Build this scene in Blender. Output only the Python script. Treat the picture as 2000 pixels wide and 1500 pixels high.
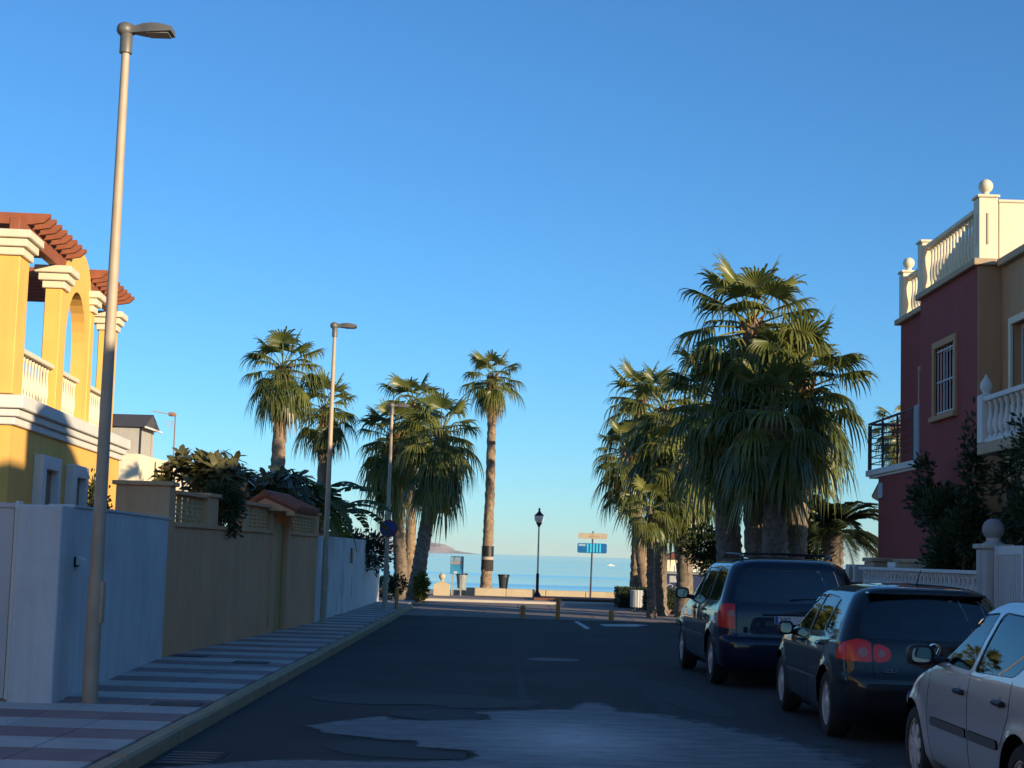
import bpy, bmesh, math, random
from mathutils import Vector, Matrix, Quaternion
from mathutils.geometry import delaunay_2d_cdt
for o in list(bpy.data.objects): bpy.data.objects.remove(o)
sc = bpy.context.scene
COL = sc.collection
R_ = math.radians
# ------------------------------------------------------------------ camera
F_PX, ROLL, CAM_H, HOR = 3200.0, 0.030, 1.65, 333.0
PITCH = math.atan(HOR / F_PX)
cam = bpy.data.cameras.new('camera'); camo = bpy.data.objects.new('camera', cam); COL.objects.link(camo)
fwd = Vector((0, math.cos(PITCH), math.sin(PITCH))); up0 = Vector((0, -math.sin(PITCH), math.cos(PITCH))); right0 = Vector((1, 0, 0))
rgt = right0 * math.cos(ROLL) + up0 * math.sin(ROLL); upv = up0 * math.cos(ROLL) - right0 * math.sin(ROLL)
camo.matrix_world = Matrix(((rgt.x, upv.x, -fwd.x, 0), (rgt.y, upv.y, -fwd.y, 0), (rgt.z, upv.z, -fwd.z, CAM_H), (0, 0, 0, 1)))
cam.sensor_width = 36; cam.lens = F_PX / 2000 * 36; cam.clip_start = 0.1; cam.clip_end = 120000
sc.camera = camo
# ------------------------------------------------------------------ sky, sun, exposure
SUN_AZ, SUN_EL = R_(48), R_(11)          # azimuth measured from straight behind the camera towards the right
world = bpy.data.worlds.new('World'); sc.world = world; world.use_nodes = True
wn = world.node_tree.nodes; wl = world.node_tree.links
sky = wn.new('ShaderNodeTexSky'); sky.sky_type = 'NISHITA'; sky.sun_disc = False
sky.sun_elevation = SUN_EL; sky.sun_rotation = math.pi - SUN_AZ
sky.air_density = 0.9; sky.dust_density = 0.0; sky.ozone_density = 6.0; sky.altitude = 0
wb = wn.new('ShaderNodeVectorMath'); wb.operation = 'MULTIPLY'; wb.inputs[1].default_value = (.87, 1.0, .965)      # white balance of the sky, the same everywhere
wl.new(sky.outputs[0], wb.inputs[0]); wl.new(wb.outputs[0], wn['Background'].inputs[0]); wn['Background'].inputs[1].default_value = 0.14
sd = bpy.data.lights.new('sun', 'SUN'); sd.energy = 5.0; sd.angle = R_(0.53); sd.color = (1.0, 0.80, 0.52)
so = bpy.data.objects.new('sun', sd); COL.objects.link(so)
sunv = Vector((math.sin(SUN_AZ) * math.cos(SUN_EL), -math.cos(SUN_AZ) * math.cos(SUN_EL), math.sin(SUN_EL)))
so.rotation_euler = (-sunv).to_track_quat('-Z', 'Y').to_euler(); so.location = (20, -20, 30)
sc.view_settings.view_transform = 'Standard'; sc.view_settings.look = 'None'
sc.view_settings.exposure = 0.55; sc.view_settings.gamma = 1.0; sc.view_settings.use_curve_mapping = False
# ------------------------------------------------------------------ helpers
rnd = random.Random(7)
def at(x, y, Y):
    "the point at depth Y seen at photo pixel (x, y)"
    dx, dy = x - 1000, y - 750
    u = dx * math.cos(ROLL) + dy * math.sin(ROLL); v = -dx * math.sin(ROLL) + dy * math.cos(ROLL)
    yy = F_PX * math.cos(PITCH) + v * math.sin(PITCH); zz = F_PX * math.sin(PITCH) - v * math.cos(PITCH)
    t = Y / yy
    return Vector((u * t, Y, CAM_H + zz * t))
class MB:
    def __init__(s): s.v = []; s.f = []
    def add(s, vs, fs):
        b = len(s.v); s.v += [tuple(p) for p in vs]; s.f += [tuple(i + b for i in f) for f in fs]; return s
    def box(s, x0, y0, z0, x1, y1, z1):
        x0, x1 = min(x0, x1), max(x0, x1); y0, y1 = min(y0, y1), max(y0, y1); z0, z1 = min(z0, z1), max(z0, z1)
        return s.add([(x0,y0,z0),(x1,y0,z0),(x1,y1,z0),(x0,y1,z0),(x0,y0,z1),(x1,y0,z1),(x1,y1,z1),(x0,y1,z1)],
            [(0,3,2,1),(4,5,6,7),(0,1,5,4),(1,2,6,5),(2,3,7,6),(3,0,4,7)])
    def cbox(s, x0, y0, z0, x1, y1, z1, c=.01):
        x0, x1 = min(x0, x1), max(x0, x1); y0, y1 = min(y0, y1), max(y0, y1); z0, z1 = min(z0, z1), max(z0, z1)
        c = min(c, (x1-x0)*.45, (y1-y0)*.45, (z1-z0)*.45)
        X, Y, Z = (x0, x1), (y0, y1), (z0, z1); vs = []; ix = {}
        for i in (0, 1):
            for j in (0, 1):
                for k in (0, 1):
                    sx, sy, sz = (1, -1)[i], (1, -1)[j], (1, -1)[k]
                    for a in range(3):
                        p = [X[i] + sx*c, Y[j] + sy*c, Z[k] + sz*c]; p[a] = (X[i], Y[j], Z[k])[a]
                        ix[(i,j,k,a)] = len(vs); vs.append(tuple(p))
        fs = []
        g = lambda i, j, k, a: ix[(i, j, k, a)]
        for t in (0, 1):
            fs.append([g(t,0,0,0), g(t,1,0,0), g(t,1,1,0), g(t,0,1,0)][::(1 if t else -1)])
            fs.append([g(0,t,0,1), g(0,t,1,1), g(1,t,1,1), g(1,t,0,1)][::(1 if t else -1)])
            fs.append([g(0,0,t,2), g(1,0,t,2), g(1,1,t,2), g(0,1,t,2)][::(1 if t else -1)])
        for p in (0, 1):
            for q in (0, 1):
                fl = 1 if p == q else -1
                fs.append([g(p,q,0,0), g(p,q,0,1), g(p,q,1,1), g(p,q,1,0)][::fl])
                fs.append([g(0,p,q,1), g(0,p,q,2), g(1,p,q,2), g(1,p,q,1)][::fl])
                fs.append([g(p,0,q,2), g(p,0,q,0), g(p,1,q,0), g(p,1,q,2)][::fl])
                for r in (0, 1):
                    fs.append([g(p,q,r,0), g(p,q,r,1), g(p,q,r,2)][::(1 if (p+q+r) % 2 else -1)])
        return s.add(vs, fs)
    def tube(s, pts, rs, n=10, cap=True):
        pts = [Vector(p) for p in pts]
        if not hasattr(rs, '__len__'): rs = [rs] * len(pts)
        b = len(s.v); prev = None
        for i, p in enumerate(pts):
            t = (pts[min(i+1, len(pts)-1)] - pts[max(i-1, 0)]).normalized()
            if prev is None:
                a = Vector((0, 0, 1)) if abs(t.z) < .9 else Vector((1, 0, 0)); u = t.cross(a).normalized()
            else: u = (prev - t * prev.dot(t)).normalized()
            prev = u; w = t.cross(u)
            for k in range(n):
                an = 2 * math.pi * k / n; s.v.append(tuple(p + (u * math.cos(an) + w * math.sin(an)) * rs[i]))
        for i in range(len(pts) - 1):
            for k in range(n):
                k2 = (k + 1) % n; s.f.append((b+i*n+k, b+i*n+k2, b+(i+1)*n+k2, b+(i+1)*n+k))
        if cap:
            s.f.append(tuple(b + k for k in range(n))[::-1]); s.f.append(tuple(b + (len(pts)-1)*n + k for k in range(n)))
        return s
    def lathe(s, prof, n=12, c=(0, 0, 0), axis='z'):
        b = len(s.v)
        for r, z in prof:
            for k in range(n):
                a = 2 * math.pi * k / n; x, y = r * math.cos(a), r * math.sin(a)
                p = (x, y, z) if axis == 'z' else ((z, x, y) if axis == 'x' else (y, z, x))
                s.v.append((c[0]+p[0], c[1]+p[1], c[2]+p[2]))
        for i in range(len(prof) - 1):
            for k in range(n):
                k2 = (k + 1) % n; s.f.append((b+i*n+k, b+i*n+k2, b+(i+1)*n+k2, b+(i+1)*n+k))
        s.f.append(tuple(b + k for k in range(n))[::-1]); s.f.append(tuple(b + (len(prof)-1)*n + k for k in range(n)))
        return s
    def prism(s, poly, axis, lo, hi):
        n = len(poly)
        def P(a, b, c): return (c, a, b) if axis == 'x' else ((a, c, b) if axis == 'y' else (a, b, c))
        vs = [P(a, b, lo) for a, b in poly] + [P(a, b, hi) for a, b in poly]
        return s.add(vs, [tuple(range(n))[::-1], tuple(range(n, 2*n))] + [(i, (i+1) % n, n + (i+1) % n, n + i) for i in range(n)])
    def sphere(s, c, r, n=14, m=9, sx=1, sy=1, sz=1):
        prof = []
        b = len(s.v); top = len(s.v)
        s.v.append((c[0], c[1], c[2] - r*sz))
        for i in range(1, m):
            t = math.pi * i / m
            for k in range(n):
                a = 2 * math.pi * k / n
                s.v.append((c[0] + r*sx*math.sin(t)*math.cos(a), c[1] + r*sy*math.sin(t)*math.sin(a), c[2] - r*sz*math.cos(t)))
        s.v.append((c[0], c[1], c[2] + r*sz)); e = len(s.v) - 1
        for k in range(n):
            k2 = (k + 1) % n; s.f.append((b, b+1+k2, b+1+k)); s.f.append((e, e-n+k, e-n+k2))
            for i in range(m - 2): s.f.append((b+1+i*n+k, b+1+i*n+k2, b+1+(i+1)*n+k2, b+1+(i+1)*n+k))
        return s
    def mesh(s, name, mat, smooth=False):
        me = bpy.data.meshes.new(name); me.from_pydata(s.v, [], s.f)
        bm = bmesh.new(); bm.from_mesh(me); bmesh.ops.recalc_face_normals(bm, faces=bm.faces[:]); bm.to_mesh(me); bm.free()
        if mat: me.materials.append(mat)
        if smooth:
            me.polygons.foreach_set('use_smooth', [True] * len(me.polygons))
            if smooth != 'all': me.set_sharp_from_angle(angle=R_(40))
        me.update(); return me
    def build(s, name, mat, parent=None, smooth=False, loc=None, rot=None):
        return link(name, s.mesh(name, mat, smooth), parent, loc, rot)
def link(name, me, parent=None, loc=None, rot=None, scale=None):
    o = bpy.data.objects.new(name, me); COL.objects.link(o); o.parent = parent
    if loc is not None: o.location = loc
    if rot is not None: o.rotation_euler = rot
    if scale is not None: o.scale = (scale,) * 3 if not hasattr(scale, '__len__') else scale
    return o
def tag(o, label, cat, group=None):
    o['label'] = label; o['category'] = cat
    if group: o['group'] = group
    return o
def thing(name, label, cat, loc=(0, 0, 0), rotz=0, group=None):
    o = bpy.data.objects.new(name, None); COL.objects.link(o); o.location = loc; o.rotation_euler = (0, 0, rotz); o.empty_display_size = .2
    return tag(o, label, cat, group)
def struct(o, kind='structure'): o['kind'] = kind; return o
def copy_tree(o, parent=None):
    c = o.copy(); COL.objects.link(c); c.parent = parent
    for ch in list(o.children): copy_tree(ch, c)
    return c
# ------------------------------------------------------------------ materials
MATS = {}
def nodes(m): return m.node_tree.nodes, m.node_tree.links
def mat(name, col, rough=.7, var=.12, scale=3.0, bump=0.0, bscale=60.0, metal=0.0, spec=.5, streak=0.0, coat=0.0, ovar=0.0, fine=0.0, fscale=90.0, tint=None):
    if name in MATS: return MATS[name]
    m = bpy.data.materials.new(name); m.use_nodes = True; N, L = nodes(m); b = N['Principled BSDF']
    b.inputs['Roughness'].default_value = rough; b.inputs['Metallic'].default_value = metal; b.inputs['Specular IOR Level'].default_value = spec
    b.inputs['Coat Weight'].default_value = coat; b.inputs['Coat Roughness'].default_value = .05
    g = N.new('ShaderNodeNewGeometry')
    last = None
    def noise(sc_, det=5, vec=None, ro=.6):
        n = N.new('ShaderNodeTexNoise'); n.inputs['Scale'].default_value = sc_; n.inputs['Detail'].default_value = det; n.inputs['Roughness'].default_value = ro
        L.new(vec or g.outputs['Position'], n.inputs['Vector']); return n.outputs['Fac']
    def mul(f, amt, prev):
        mr = N.new('ShaderNodeMapRange'); mr.inputs[1].default_value = .25; mr.inputs[2].default_value = .75; mr.inputs[3].default_value = 1 - amt; mr.inputs[4].default_value = 1 + amt
        L.new(f, mr.inputs[0])
        x = N.new('ShaderNodeVectorMath'); x.operation = 'SCALE'
        if prev is None: x.inputs[0].default_value = col[:3]
        else: L.new(prev, x.inputs[0])
        L.new(mr.outputs[0], x.inputs['Scale']); return x.outputs[0]
    if ovar:
        oi = N.new('ShaderNodeObjectInfo'); mr0 = N.new('ShaderNodeMapRange'); mr0.inputs[1].default_value = .0; mr0.inputs[2].default_value = 1; mr0.inputs[3].default_value = .25; mr0.inputs[4].default_value = .75; L.new(oi.outputs['Random'], mr0.inputs[0]); last = mul(mr0.outputs[0], ovar, last)
    if var: last = mul(noise(scale), var, last)
    if fine: last = mul(noise(fscale, 3), fine, last)
    if streak:
        mp = N.new('ShaderNodeMapping'); mp.inputs['Scale'].default_value = (7, 7, .5); L.new(g.outputs['Position'], mp.inputs[0])
        last = mul(noise(1.0, 6, mp.outputs[0], .65), streak, last)
    if tint:
        mx = N.new('ShaderNodeMix'); mx.data_type = 'RGBA'; mr = N.new('ShaderNodeMapRange'); mr.inputs[1].default_value = .5; mr.inputs[2].default_value = .75
        L.new(noise(tint[1], 6), mr.inputs[0]); L.new(mr.outputs[0], mx.inputs[0])
        if last is None: mx.inputs[6].default_value = (*col[:3], 1)
        else: L.new(last, mx.inputs[6])
        mx.inputs[7].default_value = (*tint[0], 1); last = mx.outputs[2]
    if last is None: b.inputs['Base Color'].default_value = (*col[:3], 1)
    else: L.new(last, b.inputs['Base Color'])
    if bump:
        bp = N.new('ShaderNodeBump'); bp.inputs['Strength'].default_value = bump; bp.inputs['Distance'].default_value = .02
        L.new(noise(bscale, 4), bp.inputs['Height']); L.new(bp.outputs[0], b.inputs['Normal'])
    MATS[name] = m; return m
def leafmat(name, c1, c2, rough=.5, trans=.35, scale=1.5, spec=.3):
    m = bpy.data.materials.new(name); m.use_nodes = True; N, L = nodes(m); b = N['Principled BSDF']
    oi = N.new('ShaderNodeObjectInfo'); g = N.new('ShaderNodeNewGeometry')
    n = N.new('ShaderNodeTexNoise'); n.inputs['Scale'].default_value = scale; n.inputs['Detail'].default_value = 4; L.new(g.outputs['Position'], n.inputs['Vector'])
    ad = N.new('ShaderNodeMath'); ad.operation = 'MULTIPLY_ADD'; L.new(oi.outputs['Random'], ad.inputs[0]); ad.inputs[1].default_value = .6; L.new(n.outputs['Fac'], ad.inputs[2])
    sb = N.new('ShaderNodeMapRange'); sb.inputs[1].default_value = .4; sb.inputs[2].default_value = 1.2; L.new(ad.outputs[0], sb.inputs[0])
    mx = N.new('ShaderNodeMix'); mx.data_type = 'RGBA'; L.new(sb.outputs[0], mx.inputs[0]); mx.inputs[6].default_value = (*c1, 1); mx.inputs[7].default_value = (*c2, 1)
    L.new(mx.outputs[2], b.inputs['Base Color']); b.inputs['Roughness'].default_value = rough; b.inputs['Specular IOR Level'].default_value = spec
    tr = N.new('ShaderNodeBsdfTranslucent'); L.new(mx.outputs[2], tr.inputs[0]); ms = N.new('ShaderNodeMixShader'); ms.inputs[0].default_value = trans
    L.new(b.outputs[0], ms.inputs[1]); L.new(tr.outputs[0], ms.inputs[2]); L.new(ms.outputs[0], N['Material Output'].inputs[0])
    MATS[name] = m; return m
def glassmat(name, tint=(.25, .3, .32), rough=.0, ior=1.55):
    m = bpy.data.materials.new(name); m.use_nodes = True; N, L = nodes(m); N.remove(N['Principled BSDF'])
    tr = N.new('ShaderNodeBsdfTransparent'); tr.inputs[0].default_value = (*tint, 1); gl = N.new('ShaderNodeBsdfGlossy'); gl.inputs['Roughness'].default_value = rough
    fr = N.new('ShaderNodeFresnel'); fr.inputs[0].default_value = ior; ms = N.new('ShaderNodeMixShader')
    L.new(fr.outputs[0], ms.inputs[0]); L.new(tr.outputs[0], ms.inputs[1]); L.new(gl.outputs[0], ms.inputs[2]); L.new(ms.outputs[0], N['Material Output'].inputs[0])
    MATS[name] = m; return m
WHITEWALL = mat('white_plaster', (.72, .72, .70), .85, .09, 1.5, .3, 40, streak=.11, fine=.04, tint=((.55, .54, .51), 1.1))
BLUEWALL = mat('pale_plaster', (.64, .66, .66), .85, .09, 1.2, .3, 40, streak=.11, fine=.04, tint=((.50, .51, .50), .9))
TANWALL = mat('tan_plaster', (.74, .385, .195), .85, .10, 1.4, .3, 45, streak=.10, fine=.03)
YELLOW = mat('yellow_plaster', (.82, .47, .115), .85, .08, 1.2, .2, 45, streak=.07, fine=.02)
CREAM = mat('cream_paint', (.76, .66, .48), .75, .06, 2, .1, 60, streak=.04)
TRIMWHITE = mat('white_trim', (.70, .68, .64), .7, .07, 2.5, .1, 60, streak=.06)
BEIGE = mat('beige_plaster', (.50, .28, .145), .85, .07, 1.4, .25, 45, streak=.06)
REDWALL = mat('maroon_plaster', (.27, .048, .042), .85, .12, 1.2, .3, 45, streak=.1, fine=.04)
STONEBEIGE = mat('beige_stone', (.44, .33, .21), .8, .12, 4, .2, 40)
WOODRED = mat('red_brown_wood', (.29, .085, .034), .7, .15, 6, .15, 80, streak=.1)
TERRACOTTA = mat('terracotta_tile', (.30, .10, .05), .7, .2, 8, .2, 60)
STEELPOLE = mat('lamp_pole_paint', (.45, .355, .25), .55, .12, 4, .05, 80, metal=.0, streak=.1)
DARKMETAL = mat('dark_metal', (.05, .05, .055), .45, .1, 8, metal=.4)
LAMPHEAD = mat('lamp_head_grey', (.16, .155, .14), .5, .1, 8, metal=.3)
BLACK = mat('black_plastic', (.012, .012, .013), .5, .1, 10)
RUBBER = mat('tyre_rubber', (.018, .018, .018), .8, .2, 30, .3, 120)
OPENING = mat('dark_opening', (.012, .013, .015), .9, 0)
ASPHALT = mat('asphalt', (.040, .043, .046), .85, .30, .35, .7, 90, fine=.45, fscale=30, tint=((.023, .024, .024), .45))
def patchmat():
    "pale bright-cored stain: fades out by its own 'stain' attribute roughened with noise; streaky inside"
    m = bpy.data.materials.new('pale_asphalt_patch'); m.use_nodes = True; N, L = nodes(m); b = N['Principled BSDF']; b.inputs['Roughness'].default_value = .6
    g = N.new('ShaderNodeNewGeometry'); at1 = N.new('ShaderNodeAttribute'); at1.attribute_name = 'patch'; at2 = N.new('ShaderNodeAttribute'); at2.attribute_name = 'core'
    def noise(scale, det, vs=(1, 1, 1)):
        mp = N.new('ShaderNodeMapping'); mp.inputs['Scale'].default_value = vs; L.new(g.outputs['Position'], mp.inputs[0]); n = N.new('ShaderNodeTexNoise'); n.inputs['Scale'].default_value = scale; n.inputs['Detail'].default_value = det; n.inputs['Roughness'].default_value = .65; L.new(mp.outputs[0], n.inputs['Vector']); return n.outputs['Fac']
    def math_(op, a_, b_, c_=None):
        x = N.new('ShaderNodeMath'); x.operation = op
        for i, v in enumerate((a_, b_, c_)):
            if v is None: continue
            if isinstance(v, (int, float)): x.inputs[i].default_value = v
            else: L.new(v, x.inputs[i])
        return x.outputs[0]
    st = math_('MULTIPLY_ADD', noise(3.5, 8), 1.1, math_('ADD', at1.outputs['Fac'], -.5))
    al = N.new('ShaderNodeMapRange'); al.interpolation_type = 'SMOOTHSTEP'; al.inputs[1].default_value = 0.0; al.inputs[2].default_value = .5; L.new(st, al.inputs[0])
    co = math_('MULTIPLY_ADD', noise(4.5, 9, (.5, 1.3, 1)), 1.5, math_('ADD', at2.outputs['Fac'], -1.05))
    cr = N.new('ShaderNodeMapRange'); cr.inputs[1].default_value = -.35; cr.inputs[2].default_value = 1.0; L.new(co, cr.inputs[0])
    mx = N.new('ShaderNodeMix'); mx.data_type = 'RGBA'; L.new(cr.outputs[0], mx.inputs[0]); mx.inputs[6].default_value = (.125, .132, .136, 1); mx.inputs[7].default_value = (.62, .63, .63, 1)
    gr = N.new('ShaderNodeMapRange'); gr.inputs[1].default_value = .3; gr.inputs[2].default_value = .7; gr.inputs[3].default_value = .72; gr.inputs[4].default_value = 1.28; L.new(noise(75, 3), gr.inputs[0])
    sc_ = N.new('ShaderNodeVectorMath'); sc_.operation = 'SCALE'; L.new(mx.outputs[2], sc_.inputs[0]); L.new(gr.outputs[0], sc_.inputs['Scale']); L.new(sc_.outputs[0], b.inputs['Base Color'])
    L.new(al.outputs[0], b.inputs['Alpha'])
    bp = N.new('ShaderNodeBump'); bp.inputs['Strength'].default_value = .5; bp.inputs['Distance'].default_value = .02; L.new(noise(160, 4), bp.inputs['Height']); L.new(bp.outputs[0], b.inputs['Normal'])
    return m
KERB = mat('kerb_concrete', (.40, .31, .19), .85, .16, 2.5, .35, 70, fine=.06)
TILEWHITE = mat('pale_pavement_tile', (.48, .46, .43), .8, .18, 2.2, .25, 90, fine=.1, fscale=50, ovar=.10, tint=((.36, .33, .30), 1.6))
TILERED = mat('red_pavement_tile', (.31, .205, .19), .8, .18, 2.2, .25, 90, fine=.1, fscale=50, ovar=.14, tint=((.24, .175, .165), 1.6))
GROUT = mat('pavement_grout', (.16, .15, .14), .9, .15, 3)
PLAZA = mat('plaza_paver', (.215, .17, .15), .85, .16, 1.2, .2, 70, fine=.1, fscale=40)
SAND = mat('beach_sand', (.42, .34, .23), .95, .15, .4, .3, 30)
EARTH = mat('dry_earth', (.24, .19, .13), .95, .2, .3, .3, 30)
WHITEPAINT = mat('road_paint', (.55, .56, .56), .7, .35, 6)
ORANGEBOL = mat('orange_bollard_paint', (.62, .25, .05), .6, .12, 8)
SEAWALL = mat('sea_wall_stone', (.50, .41, .28), .85, .14, 2, .3, 50)
CHROME = mat('chrome', (.75, .76, .78), .15, 0, metal=1.0)
ALLOY = mat('alloy_rim', (.66, .65, .64), .38, .08, 20, metal=.35)
REDLENS = mat('red_tail_lens', (.75, .016, .012), .25, .1, 40, coat=.25)
CLEARLENS = mat('clear_tail_lens', (.40, .16, .14), .25, .2, 40, coat=.3)
PLATE = mat('number_plate_white', (.62, .66, .70), .45, .03, 20)
PLATEBLUE = mat('number_plate_blue', (.02, .10, .42), .45, 0)
SEATMAT = mat('seat_fabric', (.035, .037, .04), .9, .15, 15)
CARGLASS = glassmat('car_glass', (.62, .68, .68), ior=1.95)
HOUSEGLASS = glassmat('house_glass', (.10, .11, .12))
TRUNK = mat('palm_trunk', (.27, .19, .125), .95, .35, 7, 1.0, 12, fine=.35, fscale=22, tint=((.09, .065, .05), 9))
TRUNKGREY = mat('palm_trunk_grey', (.19, .15, .115), .95, .35, 7, 1.0, 12, fine=.35, fscale=22, tint=((.07, .055, .045), 9))
HUSK = mat('palm_husk', (.26, .13, .055), .95, .3, 8, .6, 20)
PETIOLE = mat('palm_stalk', (.20, .21, .06), .6, .15, 5)
FROND = leafmat('palm_leaf', (.055, .088, .022), (.245, .250, .055), .38, .38, 1.2, .6)
FRONDOLD = leafmat('palm_leaf_dry', (.13, .085, .03), (.24, .17, .07), .7, .25, 1.5, .2)
SHRUBLEAF = leafmat('shrub_leaf', (.020, .040, .014), (.055, .075, .022), .4, .25, 2.0, .5)
RUBBERLEAF = leafmat('rubber_plant_leaf', (.042, .062, .022), (.140, .125, .042), .25, .2, 2.0, .6)
DARKLEAF = leafmat('dark_leaf', (.018, .036, .014), (.050, .075, .024), .5, .15, 2.0, .35)
BANANALEAF = leafmat('banana_leaf', (.050, .085, .020), (.150, .150, .030), .4, .4, 1.5, .4)
BARK = mat('bark', (.16, .12, .09), .95, .25, 8, .6, 25)
# ================================================================== SETTING
# one ground sheet: land, beach sloping under the water, sea bed to the horizon
KX = -2.68                                    # left kerb line
RX = 5.10                                     # right kerb line
m = MB()
xs = [-40000, -6000, -900, -200, -60, 60, 200, 900, 6000, 40000]
ys = [(-40000, -.04), (-900, -.04), (-100, -.04), (0, -.04), (62, -.04), (66, -.55), (120, -1.4), (168, -2.05), (240, -4), (900, -9), (60000, -12)]
for y, z in ys:
    for x in xs: m.v.append((x, y, z))
n = len(xs)
for j in range(len(ys) - 1):
    for i in range(n - 1): m.f.append((j*n+i, j*n+i+1, (j+1)*n+i+1, (j+1)*n+i))
struct(m.build('ground', SAND))
# sea with long low swells running along the shore
SEA_Z = -2.0
def swell(y):
    h = 0.0
    for c, a, w in ((192, .34, 7), (236, .14, 8), (284, .42, 10), (330, .16, 10), (400, .34, 16), (545, .62, 26), (660, .32, 30), (820, .6, 40), (1100, .7, 60)):
        d = (y - c) / w
        if abs(d) < 4: h += a * math.exp(-d * d) * (1 + .5 * math.tanh(-d * 1.5))
    return h
m = MB(); rows = []; y = 150.0
while y < 1500: rows.append(y); y += 1.2 + (y - 150) * .008
rows += [1700, 2200, 3500, 6000, 12000, 30000, 70000]
cols = [-60000, -9000, -1500, -500, -250, -150, -100, -60, -30, 0, 30, 60, 100, 150, 250, 500, 1500, 9000, 60000]
for y in rows:
    for x in cols:
        z = SEA_Z + (swell(y + 3 * math.sin(x * .021) + 2 * math.sin(x * .057 + 1)) * (.75 + .25 * math.sin(x * .013 + y * .01)) if y < 1500 and abs(x) < 600 else 0)
        m.v.append((x, y, z))
n = len(cols)
for j in range(len(rows) - 1):
    for i in range(n - 1): m.f.append((j*n+i, j*n+i+1, (j+1)*n+i+1, (j+1)*n+i))
SEA = bpy.data.materials.new('sea_water'); SEA.use_nodes = True; N, L = nodes(SEA); b = N['Principled BSDF']
b.inputs['Base Color'].default_value = (.16, .27, .29, 1); b.inputs['Roughness'].default_value = .10; b.inputs['IOR'].default_value = 1.33
g = N.new('ShaderNodeNewGeometry'); mp = N.new('ShaderNodeMapping'); mp.inputs['Scale'].default_value = (.05, .35, 1); L.new(g.outputs['Position'], mp.inputs[0])
nz = N.new('ShaderNodeTexNoise'); nz.inputs['Scale'].default_value = 1.0; nz.inputs['Detail'].default_value = 5; L.new(mp.outputs[0], nz.inputs['Vector'])
bp = N.new('ShaderNodeBump'); bp.inputs['Strength'].default_value = .12; bp.inputs['Distance'].default_value = .12; L.new(nz.outputs['Fac'], bp.inputs['Height']); L.new(bp.outputs[0], b.inputs['Normal'])
struct(m.build('sea', SEA, smooth='all'))
# hills across the bay
HILL = mat('hill_rock', (.36, .31, .30), .95, .15, .01)
def hill(name, pts, Y, depth):
    m = MB(); prof = [(at(x, 1080, Y).x, h) for x, h in pts]; N_ = 9
    for j in range(N_):
        t = j / (N_ - 1); k = math.sin(math.pi * t) ** .8
        for i, (x, h) in enumerate(prof):
            m.v.append((x + 60 * math.sin(j * 2.1 + i), Y + depth * (t - .5), SEA_Z - 3 + (h * k * (1 + .12 * math.sin(i * 1.7 + j * 2.3))) ))
    n = len(prof)
    for j in range(N_ - 1):
        for i in range(n - 1): m.f.append((j*n+i, j*n+i+1, (j+1)*n+i+1, (j+1)*n+i))
    return struct(m.build(name, HILL, smooth='all'))
PXM = 9000 / F_PX
hill('hills', [(560, 4), (600, 30*PXM), (650, 34*PXM), (700, 30*PXM), (740, 27*PXM), (765, 21*PXM), (780, 17*PXM), (800, 13*PXM), (820, 14*PXM), (833, 17*PXM), (845, 20*PXM), (857, 17*PXM), (866, 12*PXM), (874, 8*PXM), (886, 5*PXM), (905, 3.4*PXM), (930, 1)], 9000, 1600)
# the road and its marks
m = MB(); m.add([(KX, -80, 0), (RX, -80, 0), (RX, 42.6, 0), (KX, 42.6, 0)], [(0, 1, 2, 3)])
struct(m.build('road', ASPHALT))
def gpt(x, y, z=0):
    p = at(x, y, 10.0); t = (z - CAM_H) / (p.z - CAM_H); return Vector((p.x * t, 10 * t, z))
def blob(name, pix, z, material, k=4):
    "a stain on the road, its outline smoothed and roughened"
    P = [gpt(*p) for p in pix]; n = len(P); out = []
    for i in range(n):
        p0, p1, p2, p3 = P[i-1], P[i], P[(i+1) % n], P[(i+2) % n]
        for s in range(k):
            t = s / k
            q = .5 * ((2*p1) + (-p0+p2)*t + (2*p0-5*p1+4*p2-p3)*t*t + (-p0+3*p1-3*p2+p3)*t**3)
            q += Vector((rnd.uniform(-.03, .03), rnd.uniform(-.05, .05), 0)); out.append((q.x, q.y, z))
    m = MB(); m.v = out; m.f = [tuple(range(len(out)))]
    return struct(m.build(name, material))
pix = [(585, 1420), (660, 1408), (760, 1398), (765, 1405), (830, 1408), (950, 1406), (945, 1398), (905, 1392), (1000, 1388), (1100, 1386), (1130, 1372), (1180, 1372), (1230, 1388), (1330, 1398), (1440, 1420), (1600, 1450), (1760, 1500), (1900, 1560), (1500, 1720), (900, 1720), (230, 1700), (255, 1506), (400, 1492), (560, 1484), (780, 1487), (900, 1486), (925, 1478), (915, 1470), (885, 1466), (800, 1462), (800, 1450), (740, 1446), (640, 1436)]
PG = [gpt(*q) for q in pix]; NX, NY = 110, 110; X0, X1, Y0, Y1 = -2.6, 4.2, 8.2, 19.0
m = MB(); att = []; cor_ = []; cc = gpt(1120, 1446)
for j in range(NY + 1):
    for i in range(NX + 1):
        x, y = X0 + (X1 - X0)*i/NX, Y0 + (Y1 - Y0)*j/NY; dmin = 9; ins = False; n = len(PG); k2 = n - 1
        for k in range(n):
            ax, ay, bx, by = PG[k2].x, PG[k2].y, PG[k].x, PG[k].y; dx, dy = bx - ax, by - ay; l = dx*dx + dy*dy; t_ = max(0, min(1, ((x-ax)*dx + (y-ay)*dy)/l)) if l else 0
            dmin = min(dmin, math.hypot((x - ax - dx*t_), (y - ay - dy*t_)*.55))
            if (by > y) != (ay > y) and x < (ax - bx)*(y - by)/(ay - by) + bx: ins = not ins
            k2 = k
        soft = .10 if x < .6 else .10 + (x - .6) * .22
        att.append((dmin if ins else -dmin) / soft * .5); cor_.append(math.exp(-((x - cc.x)/.75)**2 - ((y - cc.y)/1.5)**2)); m.v.append((x, y, .008))
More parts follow.
